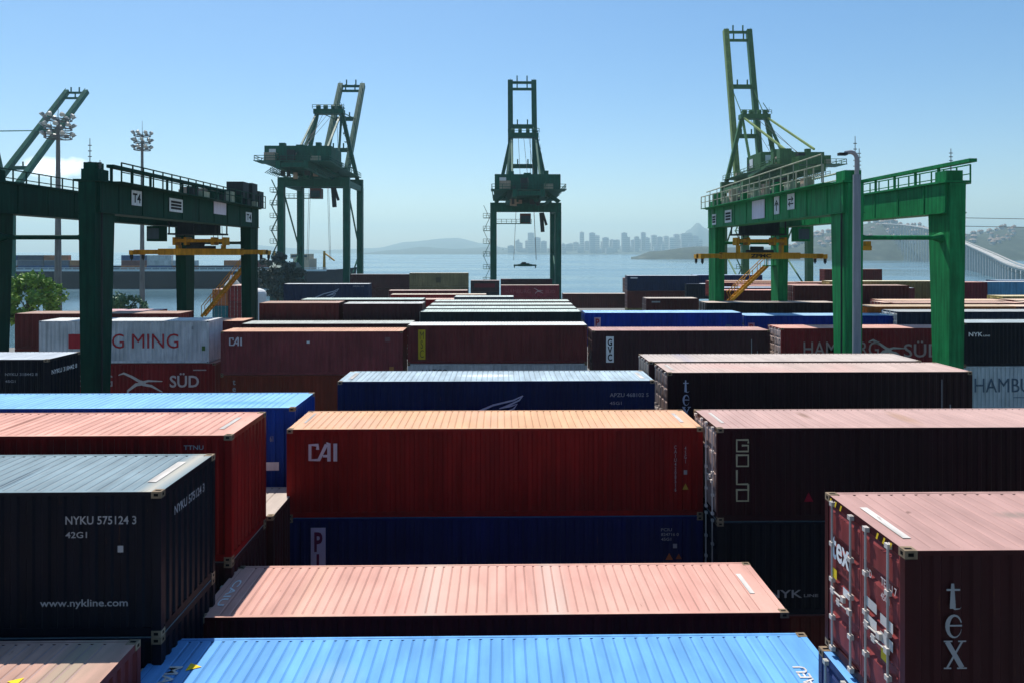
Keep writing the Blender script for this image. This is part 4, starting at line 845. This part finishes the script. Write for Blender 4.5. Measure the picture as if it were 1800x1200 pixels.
spreader('small lifting frame hanging on long ropes under the centre quay crane', 6.8, 192, ZC - 3.6, 6.0, M_GRN2)
quay_crane('green quay crane second from the left, boom raised and slanting to the right', -47.9, 187, 27, 34, spr=True, lift=6.5, hy0=-15, hy1=-4, zapex=39.5)
quay_crane('tallest looking quay crane, sunlit lime green, right of centre behind the right gantry', 72.5, 187, 11, 48, lime=True, spr=False, lift=6.0, hy0=-10, hy1=-1, zapex=38.5)
quay_crane('leftmost quay crane, only its long slanting boom showing above the left gantry', -157, 204, 46, 46, trolley=False, spr=False)

# ------------------------------------------------------------------ floodlight masts
def mast(label, x, y, h, r0, rr, rings=3):
    t = thing('floodlight_mast', label, 'floodlight mast', (x, y, 0), 0, 'floodlight masts')
    b = MB(); b.tube((0, 0, 0), (0, 0, h), r0, r0 * .38, n=12); b.tube((0, 0, h), (0, 0, h + 2.6), .05, .03, n=5); b.build('pole', M_MAST, t)
    for k in range(rings):
        zz = h - 2.6 + k * 1.25; b = MB(); n = 12
        for i in range(n):
            a0, a1 = 2 * math.pi * i / n, 2 * math.pi * (i + 1) / n
            for dz in ((0, .6) if k == 0 else (0,)): b.beam((rr * math.cos(a0), rr * math.sin(a0), zz + dz), (rr * math.cos(a1), rr * math.sin(a1), zz + dz), .12, .14)
            if i % 3 == 0: b.beam((0, 0, zz), (rr * math.cos(a0), rr * math.sin(a0), zz), .07, .07)
            b.beam((rr * math.cos(a0), rr * math.sin(a0), zz), (rr * math.cos(a0), rr * math.sin(a0), zz + .6), .04, .04)
        b.build('lamp_ring', M_MAST, t)
        for i in range(8):
            a = 2 * math.pi * (i + .5 * k) / 8; c = Vector((rr * 1.05 * math.cos(a), rr * 1.05 * math.sin(a), zz + .75)); b = MB()
            e = c + Vector((.25 * math.cos(a), .25 * math.sin(a), -.32)); b.tube(c, e, .20, .36, n=8, m=0); b.tube(e, e + (e - c) * .05, .33, n=8, m=1); b.build('floodlight', [M_ROD, M_SIGN], t)
mast('tall floodlight mast on the left in front of the small cloud', -60.6, 100, ZC + 18.2, .56, 1.65)
mast('thinner floodlight mast, farther off, above the left gantry beam', -63.9, 130, ZC + 20.8, .5, 1.35)
mast('floodlight mast at the very left edge, only its lamps inside the view', -64.2, 90, ZC + 19.3, .5, 1.3)

# ------------------------------------------------------------------ ground, quay, water
def structure(o): o['kind'] = 'structure'; return o
m, n, bs = nodes('yard_concrete'); nn = n.nodes.new('ShaderNodeTexNoise'); nn.inputs['Scale'].default_value = .35; nn.inputs['Detail'].default_value = 8
cr = n.nodes.new('ShaderNodeValToRGB'); cr.color_ramp.elements[0].color = (.10, .10, .095, 1); cr.color_ramp.elements[1].color = (.20, .195, .18, 1)
tcn = n.nodes.new('ShaderNodeTexCoord'); n.links.new(tcn.outputs['Object'], nn.inputs['Vector']); n.links.new(nn.outputs['Fac'], cr.inputs[0]); n.links.new(cr.outputs[0], bs.inputs['Base Color']); bs.inputs['Roughness'].default_value = .85
b = MB(); b.v = [(-140, -120, 0), (400, -120, 0), (400, 150, 0), (100, 152, 0), (75, 214, 0), (-60, 214, 0), (-75, 120, 0), (-140, 110, 0)]
b.f = [tuple(range(8))]; b.m = [0]; k = 8
b.v += [(p[0], p[1], -5) for p in b.v[:8]]
for i in range(8): j = (i + 1) % 8; b.f.append((i, i + 8, j + 8, j)); b.m.append(0)
structure(b.build('ground', m))
m, n, bs = nodes('sea_water'); bs.inputs['Base Color'].default_value = (.075, .15, .19, 1); bs.inputs['Roughness'].default_value = .16; bs.inputs['IOR'].default_value = 1.33
tcn = n.nodes.new('ShaderNodeTexCoord'); mpn = n.nodes.new('ShaderNodeMapping'); mpn.inputs['Scale'].default_value = (.35, .9, 1)
nn = n.nodes.new('ShaderNodeTexNoise'); nn.inputs['Scale'].default_value = .35; nn.inputs['Detail'].default_value = 6
bp = n.nodes.new('ShaderNodeBump'); bp.inputs['Strength'].default_value = .55; bp.inputs['Distance'].default_value = .5
n.links.new(tcn.outputs['Object'], mpn.inputs['Vector']); n.links.new(mpn.outputs[0], nn.inputs['Vector']); n.links.new(nn.outputs['Fac'], bp.inputs['Height']); n.links.new(bp.outputs[0], bs.inputs['Normal'])
n2 = n.nodes.new('ShaderNodeTexNoise'); n2.inputs['Scale'].default_value = .012; n2.inputs['Detail'].default_value = 4; n.links.new(mpn.outputs[0], n2.inputs['Vector'])
r2 = n.nodes.new('ShaderNodeMapRange'); r2.inputs[1].default_value = .35; r2.inputs[2].default_value = .65; r2.inputs[3].default_value = .10; r2.inputs[4].default_value = .26; n.links.new(n2.outputs['Fac'], r2.inputs[0]); n.links.new(r2.outputs[0], bs.inputs['Roughness'])
SEA = -3.0
b = MB(); b.quad([(-14000, -200, SEA), (14000, -200, SEA), (14000, 16000, SEA), (-14000, 16000, SEA)]); structure(b.build('water', m))

# ------------------------------------------------------------------ hills and far shore
def hills(name, ucols, ridge, y0, y1, y2, mat, rough=.12, ny=14, seed=0, base=SEA - 1):
    """terrain strip: ridge gives height above the eye at the ridge line against bearing x/y"""
    b = MB(); n = len(ucols); rows = []
    for j in range(ny + 1):
        f_ = j / ny; yy = y0 + (y2 - y0) * f_; row = []
        fr = (y1 - y0) / (y2 - y0)
        prof = math.sin(min(1, f_ / fr) * math.pi / 2) if f_ <= fr else math.cos((f_ - fr) / (1 - fr) * math.pi / 2)
        for i, s in enumerate(ucols):
            nse = noise.fractal(Vector((s * 9 + seed, f_ * 3, seed)), 1.0, 2.0, 5)
            h = (ZC + ridge(s)) * prof * (1 + rough * nse * 2.0)
            row.append(len(b.v)); b.v.append((s * yy, yy, base + max(0, h - base * (1 if prof > 0 else 0)) if prof > .001 else base))
        rows.append(row)
    for j in range(ny):
        for i in range(n - 1): b.f.append((rows[j][i], rows[j][i + 1], rows[j + 1][i + 1], rows[j + 1][i])); b.m.append(0)
    return structure(b.build(name, mat, smooth=True))
def interp(tab):
    def f_(s):
        if s <= tab[0][0]: return tab[0][1]
        for (a, va), (c, vc) in zip(tab, tab[1:]):
            if s <= c: k = (s - a) / (c - a); k = k * k * (3 - 2 * k); return va + (vc - va) * k
        return tab[-1][1]
    return f_
def veg(name, c0, c1, c2, s1=.02):
    m, n, bs = nodes(name); tcn = n.nodes.new('ShaderNodeTexCoord'); nn = n.nodes.new('ShaderNodeTexNoise'); nn.inputs['Scale'].default_value = s1; nn.inputs['Detail'].default_value = 9; nn.inputs['Roughness'].default_value = .7
    cr = n.nodes.new('ShaderNodeValToRGB'); e = cr.color_ramp.elements; e[0].position = .35; e[0].color = rgb(c0); e[1].position = .72; e[1].color = rgb(c2); k = e.new(.55); k.color = rgb(c1)
    n.links.new(tcn.outputs['Object'], nn.inputs['Vector']); n.links.new(nn.outputs['Fac'], cr.inputs[0]); n.links.new(cr.outputs[0], bs.inputs['Base Color']); bs.inputs['Roughness'].default_value = .9; return m
M_HILL = veg('wooded_hill', (.010, .026, .022), (.026, .048, .036), (.10, .12, .095), .03); M_FAR = veg('far_mountain', (.05, .07, .06), (.07, .09, .07), (.10, .11, .09), .004)
def lin(a, c, k): return [a + (c - a) * i / k for i in range(k + 1)]
fpx = 1266.7
def br(u): return (u - 878) / fpx
rh = interp([(br(1360), 6), (br(1400), 22), (br(1450), 50), (br(1500), 74), (br(1560), 82), (br(1620), 70), (br(1680), 52), (br(1720), 50), (br(1780), 66), (br(1900), 60), (br(2200), 40)])
hills('hill', lin(br(1355), br(2250), 120), rh, 1500, 2000, 2700, M_HILL, .07, 20, 3)
hills('hill', lin(br(1655), br(2250), 70), interp([(br(1660), 20), (br(1700), 62), (br(1760), 84), (br(1840), 80), (br(2250), 60)]), 2300, 2700, 3300, M_HILL, .08, 14, 9)
hills('far_shore', lin(br(640), br(1420), 160), interp([(br(640), -9), (br(690), 14), (br(740), 40), (br(800), 26), (br(860), 44), (br(920), 20), (br(1000), 26), (br(1150), 60), (br(1250), 70), (br(1420), 30)]), 5000, 6400, 7400, M_HILL, .12, 10, 21)
hills('headland', lin(br(1110), br(1390), 60), interp([(br(1110), -14), (br(1150), 2), (br(1220), 12), (br(1300), 10), (br(1390), 4)]), 1750, 1900, 2150, M_HILL, .1, 10, 31)
hills('mountain', lin(br(300), br(1000), 110), interp([(br(300), 60), (br(420), 90), (br(560), 20), (br(660), 40), (br(720), 110), (br(800), 170), (br(850), 110), (br(900), 20), (br(1000), 10)]), 7600, 8600, 9400, M_FAR, .10, 10, 41)
hills('mountain', lin(br(1150), br(1330), 50), interp([(br(1150), 40), (br(1190), 90), (br(1212), 230), (br(1228), 300), (br(1242), 240), (br(1262), 120), (br(1330), 60)]), 7000, 7400, 8200, M_FAR, .03, 10, 51)
# city towers on the far shore, each a thing of its own
M_TW = [flat(c, .7, 'far_tower_wall') for c in ((.50, .47, .45), (.42, .41, .40), (.58, .55, .50), (.36, .36, .38))]; M_TWW = flat((.20, .21, .23), .4, 'far_tower_window')
tw = {}
def tower(u, w_, top, y):
    key = (round(w_), round(top / 4), len(tw) % 3)
    y *= 1.95; w_ *= 1.95; top *= 1.95; X = br(u) * y; h = ZC + top - SEA
    b = MB(); b.box(-w_ / 2, -w_ / 2, 0, w_ / 2, w_ / 2, h); b.box(-w_ * .22, -w_ * .2, h, w_ * .2, w_ * .2, h + 4)
    for i in range(int(h / 14)):
        b.box(-w_ / 2 * .92, -w_ / 2 - .3, 6 + i * 14, w_ / 2 * .92, -w_ / 2 - .02, 11 + i * 14, 1)
    o = b.build('tower_block', [rnd.choice(M_TW), M_TWW], None, (X, y, SEA)); tag(o, 'pale tower block in the hazy skyline across the water', 'building', 'hazy tower blocks on the far shore')
for (u, w_, top) in ((935, 36, 66), (944, 30, 52), (926, 24, 40), (955, 30, 34), (915, 30, 30), (1022, 20, 66), (1012, 26, 36), (1000, 30, 30), (1042, 28, 64), (1050, 24, 58), (1034, 30, 40), (1066, 30, 52), (1075, 26, 44), (1096, 30, 72), (1104, 26, 56),
                    (1086, 24, 44), (1115, 26, 40), (1132, 22, 70), (1140, 26, 54), (1126, 24, 46), (1152, 30, 62), (1160, 26, 58), (1172, 26, 62), (1182, 24, 50), (1192, 26, 70), (1202, 28, 66), (1212, 26, 68), (1222, 26, 54), (1233, 24, 48), (1168, 30, 40), (985, 26, 24), (972, 30, 22), (898, 30, 20), (1060, 26, 36), (1145, 30, 34), (1120, 20, 58), (1198, 20, 44)):
    tower(u + rnd.uniform(-2, 2), w_ * rnd.uniform(.6, .9), top * rnd.uniform(.95, 1.15), rnd.uniform(2650, 2850))
for k_ in range(60): tower(rnd.uniform(880, 1245), rnd.uniform(8, 30), rnd.choice([rnd.uniform(8, 24), rnd.uniform(20, 50)]), rnd.uniform(2620, 2950))
# pale houses scattered on the right hill
def house(u, v, y):
    X = br(u) * y; z = ZC + (443 - v) / fpx * y; w_ = rnd.uniform(4, 11); h = rnd.uniform(3, 7); b = MB()
    b.box(-w_ / 2, -w_ / 2, -14, w_ / 2, w_ / 2, h); b.v += [(-w_ / 2 - 1, -w_ / 2 - 1, h), (w_ / 2 + 1, -w_ / 2 - 1, h), (w_ / 2 + 1, w_ / 2 + 1, h), (-w_ / 2 - 1, w_ / 2 + 1, h), (-w_ / 4, 0, h + 4), (w_ / 4, 0, h + 4)]
    k = len(b.v) - 6
    for q in ((0, 1, 5, 4), (1, 2, 5), (2, 3, 4, 5), (3, 0, 4)): b.f.append(tuple(k + i for i in q)); b.m.append(1)
    o = b.build('house', [flat((.62, .60, .56), .8, 'house_wall'), flat((.30, .25, .22), .8, 'tile_roof')], None, (X, y, z)); tag(o, 'small pale house on the wooded hillside across the water', 'house', 'houses on the right hillside')
for i in range(130):
    u = rnd.uniform(1385, 1795); top = 443 - rh(br(u)) * fpx / 2000; f_ = rnd.uniform(.25, .95)
    y = 1500 + 500 * f_; v = 443 - (rh(br(u)) + ZC) * math.sin(f_ * math.pi / 2) / y * fpx + ZC * fpx / y
    house(u, v - 1, y)

# ------------------------------------------------------------------ long bridge
t = thing('road_bridge', 'long pale concrete bridge curving down from the hill across the water on the right', 'bridge', (0, 0, 0))
M_CON = paint((.46, .46, .44), .7, .1, .1, 0, name='pale_concrete')
ctrl = [(985, 1850, 73), (855, 1500, 56), (701, 1150, 35), (519, 800, 11.5), (386, 560, -1.8), (301, 413, -8.5), (258, 320, -11)]
P = []
for i in range(len(ctrl) - 1):
    p0, p1, p2, p3 = [Vector(ctrl[max(0, min(len(ctrl) - 1, i + q))]) for q in (-1, 0, 1, 2)]
    for j in range(10):
        k = j / 10; P.append(.5 * ((2 * p1) + (p2 - p0) * k + (2 * p0 - 5 * p1 + 4 * p2 - p3) * k * k + (3 * p1 - p0 - 3 * p2 + p3) * k ** 3))
P.append(Vector(ctrl[-1])); P = [Vector((p.x, p.y, p.z + ZC)) for p in P]
dk = MB(); pr = MB()
for i in range(len(P) - 1):
    dk.beam(P[i] - Vector((0, 0, .9)), P[i + 1] - Vector((0, 0, .7)), 5, 1.1)
    d = (P[i + 1] - P[i]).normalized(); s = d.cross(Vector((0, 0, 1))).normalized() * 3.1
    for q in (-1, 1): pr.beam(P[i] + s * q + Vector((0, 0, .45)), P[i + 1] + s * q + Vector((0, 0, .45)), .3, .8)
dk.build('deck', M_CON, t); pr.build('parapet', M_CON, t)
acc = 0; last = P[0]
for i in range(len(P) - 1):
    seg = (P[i + 1] - P[i]).length; n_ = max(1, round(seg / 42)); d = (P[i + 1] - P[i]).normalized(); s = d.cross(Vector((0, 0, 1))).normalized()
    for j in range(n_):
        c = P[i].lerp(P[i + 1], j / n_); b = MB()
        for q in (-1, 1): cc = c + s * 2.2 * q; b.tube((cc.x, cc.y, SEA - 1), (cc.x, cc.y, c.z - 3.2), 1.1, n=8)
        b.beam(c - s * 3.2 - Vector((0, 0, 2.0)), c + s * 3.2 - Vector((0, 0, 2.0)), 2.0, 1.8)
        b.build('pier', M_CON, t)

# ------------------------------------------------------------------ ship across the basin
M_HULL = paint((.004, .008, .024), .4, .15, .2, .4, name='ship_hull_paint')
t = thing('container_ship', 'long dark blue cargo ship moored beyond the left gantry, loaded with containers', 'ship', (-168, 380, SEA))
b = MB(); prof = [(-100, 0, 6.0), (-96, 8, 9), (-80, 12, 9), (70, 12, 9), (84, 9, 9.4), (93, .5, 10.5)]
k = 0; b.v = []
for (x, hw, h) in prof:
    b.v += [(x * .985, -hw * .82, 0), (x, -hw, h), (x, hw, h), (x * .985, hw * .82, 0)]
for i in range(len(prof) - 1):
    a = 4 * i; c = a + 4
    for q in ((a, c, c + 1, a + 1), (a + 1, c + 1, c + 2, a + 2), (a + 2, c + 2, c + 3, a + 3)): b.f.append(q); b.m.append(0)
b.f += [(0, 1, 2, 3), tuple(4 * (len(prof) - 1) + i for i in (3, 2, 1, 0))]; b.m += [0, 0]; b.build('hull', M_HULL, t)
b = MB(); b.box(-92, -12.1, 8.7, 80, -11.9, 9.6); rail_run(b, (-92, -12, 9.3), (80, -12, 9.3), 1.2, 4, .12); b.build('bulwark', M_SIGN, t)
b = MB(); b.box(62, -8, 9.2, 70, 8, 15); b.box(60, -6, 15, 69, 6, 17.5); hh = b.build('deckhouse', paint((.50, .42, .30), .6, .1, .1, .3, name='cream_ship_paint'), t)
b = MB(); b.box(60.5, -6.05, 15.8, 68.5, -6.01, 16.9); b.build('window', M_GLS, hh)
for x in (50, 76): b = MB(); b.tube((x, 0, 9), (x, 0, 19), .8, .6, n=8); b.beam((x, 0, 18), (x + 6, -3, 14), .6, .6); b.build('deck_crane', M_YC, t)
scol = [(.42, .14, .06), (.16, .03, .03), (.05, .06, .09), (.28, .07, .05), (.03, .08, .20), (.40, .16, .06), (.16, .04, .04), (.10, .12, .16), (.5, .5, .5)]
scn = ['rust red', 'dark brown', 'slate', 'brick red', 'mid blue', 'orange', 'maroon', 'blue grey', 'white']
ROW = ['lower', 'middle', 'upper']; ns = 0
sb = {}
for i in range(11):
    for k in range(3):
        if (k == 2 and i not in (0, 1, 2, 5, 6)) or (k == 1 and i in (4, 8)): continue
        x = -88 + i * 12.9; ci = rnd.choice([0, 1, 3, 4, 6, 1, 5, 2, 7, 8] if k else [1, 2, 6, 4, 0])
        o = put(cmesh('body', F40, STD), 'shipping_container', side(scol[ci]), None, (-168 + x, 380 - 11.8, SEA + 9.0 + k * 2.62)); ns += 1
        put(cmesh('roof', F40, STD), 'roof', [paint(shade(scol[ci], 1.6), .6, .1, .1, .2, roof=True), M_DK], o)
        tag(o, '%s container in the %s tier on the deck of the moored ship' % (scn[ci], ROW[k]), 'shipping container', 'containers on the moored ship')

# ------------------------------------------------------------------ trees and small things by the basin
def leaf_mat(name, c0, c1):
    m, n, bs = nodes(name); oi = n.nodes.new('ShaderNodeTexCoord'); nn = n.nodes.new('ShaderNodeTexNoise'); nn.inputs['Scale'].default_value = .9; nn.inputs['Detail'].default_value = 5
    cr = n.nodes.new('ShaderNodeValToRGB'); cr.color_ramp.elements[0].position = .35; cr.color_ramp.elements[1].position = .65; cr.color_ramp.elements[0].color = rgb(c0); cr.color_ramp.elements[1].color = rgb(c1)
    n.links.new(oi.outputs['Object'], nn.inputs['Vector']); n.links.new(nn.outputs['Fac'], cr.inputs[0]); n.links.new(cr.outputs[0], bs.inputs['Base Color']); bs.inputs['Roughness'].default_value = .6
    try: bs.inputs['Transmission Weight'].default_value = 0
    except KeyError: pass
    return m
def tree(label, x, y, h, rx, rz, mat, nclump=46, seed=1, leaf=.22):
    q = random.Random(seed); t = thing('tree', label, 'tree', (x, y, 0)); b = MB(); top = h - rz
    b.tube((0, 0, 0), (0, 0, top), .32, .2, n=9)
    for i in range(7):
        a = q.uniform(0, 6.28); r_ = rx * q.uniform(.45, .8); b.tube((0, 0, top - 1.5 + q.uniform(-.8, .6)), (r_ * math.cos(a), r_ * math.sin(a), top + q.uniform(-.3, rz * .6)), .11, .04, n=6)
    b.build('trunk', paint((.09, .06, .04), .9, name='bark'), t)
    b = MB()
    for c in range(nclump):
        while True:
            p = Vector((q.uniform(-1, 1), q.uniform(-1, 1), q.uniform(-.8, 1)))
            if .35 < p.length < 1: break
        c0 = Vector((p.x * rx, p.y * rx, top + p.z * rz)); cr_ = q.uniform(.5, 1.0) * rx * .30
        for i in range(95):
            d = Vector((q.gauss(0, 1), q.gauss(0, 1), q.gauss(0, .8))).normalized() * cr_ * q.uniform(.4, 1.05); e = c0 + d
            u_ = Vector((q.gauss(0, 1), q.gauss(0, 1), q.gauss(0, 1))).normalized(); v_ = u_.cross(Vector((q.gauss(0, 1), q.gauss(0, 1), q.gauss(0, 1)))).normalized(); s = leaf * q.uniform(.6, 1.3)
            b.quad([e - u_ * s, e + v_ * s * .55, e + u_ * s, e - v_ * s * .55])
    b.build('crown', mat, t); return t
tree('bright green leafy tree at the left, beside the floodlight mast', -58.2, 90, ZC - 2.5, 3.7, 3.4, leaf_mat('bright_leaf', (.09, .20, .02), (.25, .40, .04)), 60, 4, .28)
tree('low dark green bush like tree behind the left gantry leg', -60.0, 116, ZC - 6.8, 3.2, 2.2, leaf_mat('deep_leaf', (.03, .09, .03), (.08, .18, .06)), 40, 5, .24)
tree('dark grey green tree standing right of the left gantry', -50.5, 165, ZC - .4, 4.2, 5.2, leaf_mat('dusky_leaf', (.03, .055, .045), (.09, .12, .10)), 60, 6, .35)
tree('dark low tree beside the second quay crane foot', -46.0, 160, ZC - 3.5, 3.6, 3.6, leaf_mat('dusky_leaf', (.025, .045, .035), (.07, .10, .08)), 44, 7, .35)
t = thing('storage_shed', 'grey green shed between the legs of the second quay crane', 'shed', (-51.5, 172, 0))
b = MB(); b.box(-3.0, 0, 0, 2.6, 6, ZC - 3.8); [b.box(-3.05, -.05, i * 1.2, 2.65, 0, i * 1.2 + .1) for i in range(1, 10)]; b.build('wall', paint((.06, .12, .11), .6, .15, .25, .3, name='shed_cladding'), t)
b = MB(); b.v = [(-3.3, -.3, ZC - 3.8), (2.9, -.3, ZC - 3.8), (2.9, 6.3, ZC - 3.8), (-3.3, 6.3, ZC - 3.8), (-3.3, 3, ZC - 2.6), (2.9, 3, ZC - 2.6)]; b.f = [(0, 1, 5, 4), (2, 3, 4, 5), (0, 4, 3), (1, 2, 5), (0, 3, 2, 1)]; b.m = [0] * 5; b.build('roof', paint((.16, .22, .20), .6, name='shed_roof'), t)
t = thing('storage_tank', 'white round topped tank, low beside the left gantry', 'tank', (-39.5, 118, 0))
b = MB(); b.tube((0, 0, 0), (0, 0, ZC - 6.8), 1.5, n=20); b.build('shell', M_SIGN, t); b = MB()
for i in range(4): a0, a1 = R(i * 22.5), R((i + 1) * 22.5); b.tube((0, 0, ZC - 6.8 + .9 * math.sin(a0)), (0, 0, ZC - 6.8 + .9 * math.sin(a1)), 1.5 * math.cos(a0), max(.02, 1.5 * math.cos(a1)), n=20, cap=False)
b.build('dome', M_WHITE, t)
t = thing('silo', 'silver silo top above the red end on containers', 'silo', (-51.5, 140, 0))
b = MB(); b.tube((0, 0, 0), (0, 0, ZC - 6.4), 1.5, n=18); b.tube((0, 0, ZC - 6.4), (0, 0, ZC - 5.2), 1.5, .6, n=18); b.build('shell', M_ROD, t); b = MB(); b.tube((0, 0, ZC - 5.2), (0, 0, ZC - 4.5), .6, .35, n=14); b.build('cap', M_WHITE, t)
for (yy, z0, z1) in ((43.0, 2.05, 2.0), (43.0, 1.55, 1.45)):
    b = MB(); n_ = 20
    for i in range(n_):
        f0, f1 = i / n_, (i + 1) / n_; g_ = lambda f_: (27.6 + 60 * f_, yy, ZC + z0 + (z1 - z0) * f_ - 1.2 * 4 * f_ * (1 - f_) * .2)
        b.tube(g_(f0), g_(f1), .018, n=5)
    tag(b.build('overhead_cable', M_MAST), 'thin cable stretched from the right gantry leg out of the view, %s of two' % ('upper' if z0 > 1.8 else 'lower'), 'cable')

# ------------------------------------------------------------------ sea haze
HAZE = True
if HAZE:
    b = MB(); b.box(-12000, -190, -8, 12000, 11000, 420); m = bpy.data.materials.new('sea_haze'); m.use_nodes = True; n = m.node_tree
    n.nodes.clear(); o_ = n.nodes.new('ShaderNodeOutputMaterial'); pv = n.nodes.new('ShaderNodeVolumePrincipled')
    pv.inputs['Color'].default_value = (.62, .92, 1, 1); pv.inputs['Density'].default_value = .00016; pv.inputs['Anisotropy'].default_value = .3
    n.links.new(pv.outputs[0], o_.inputs['Volume']); o = b.build('haze', m); o['kind'] = 'stuff'
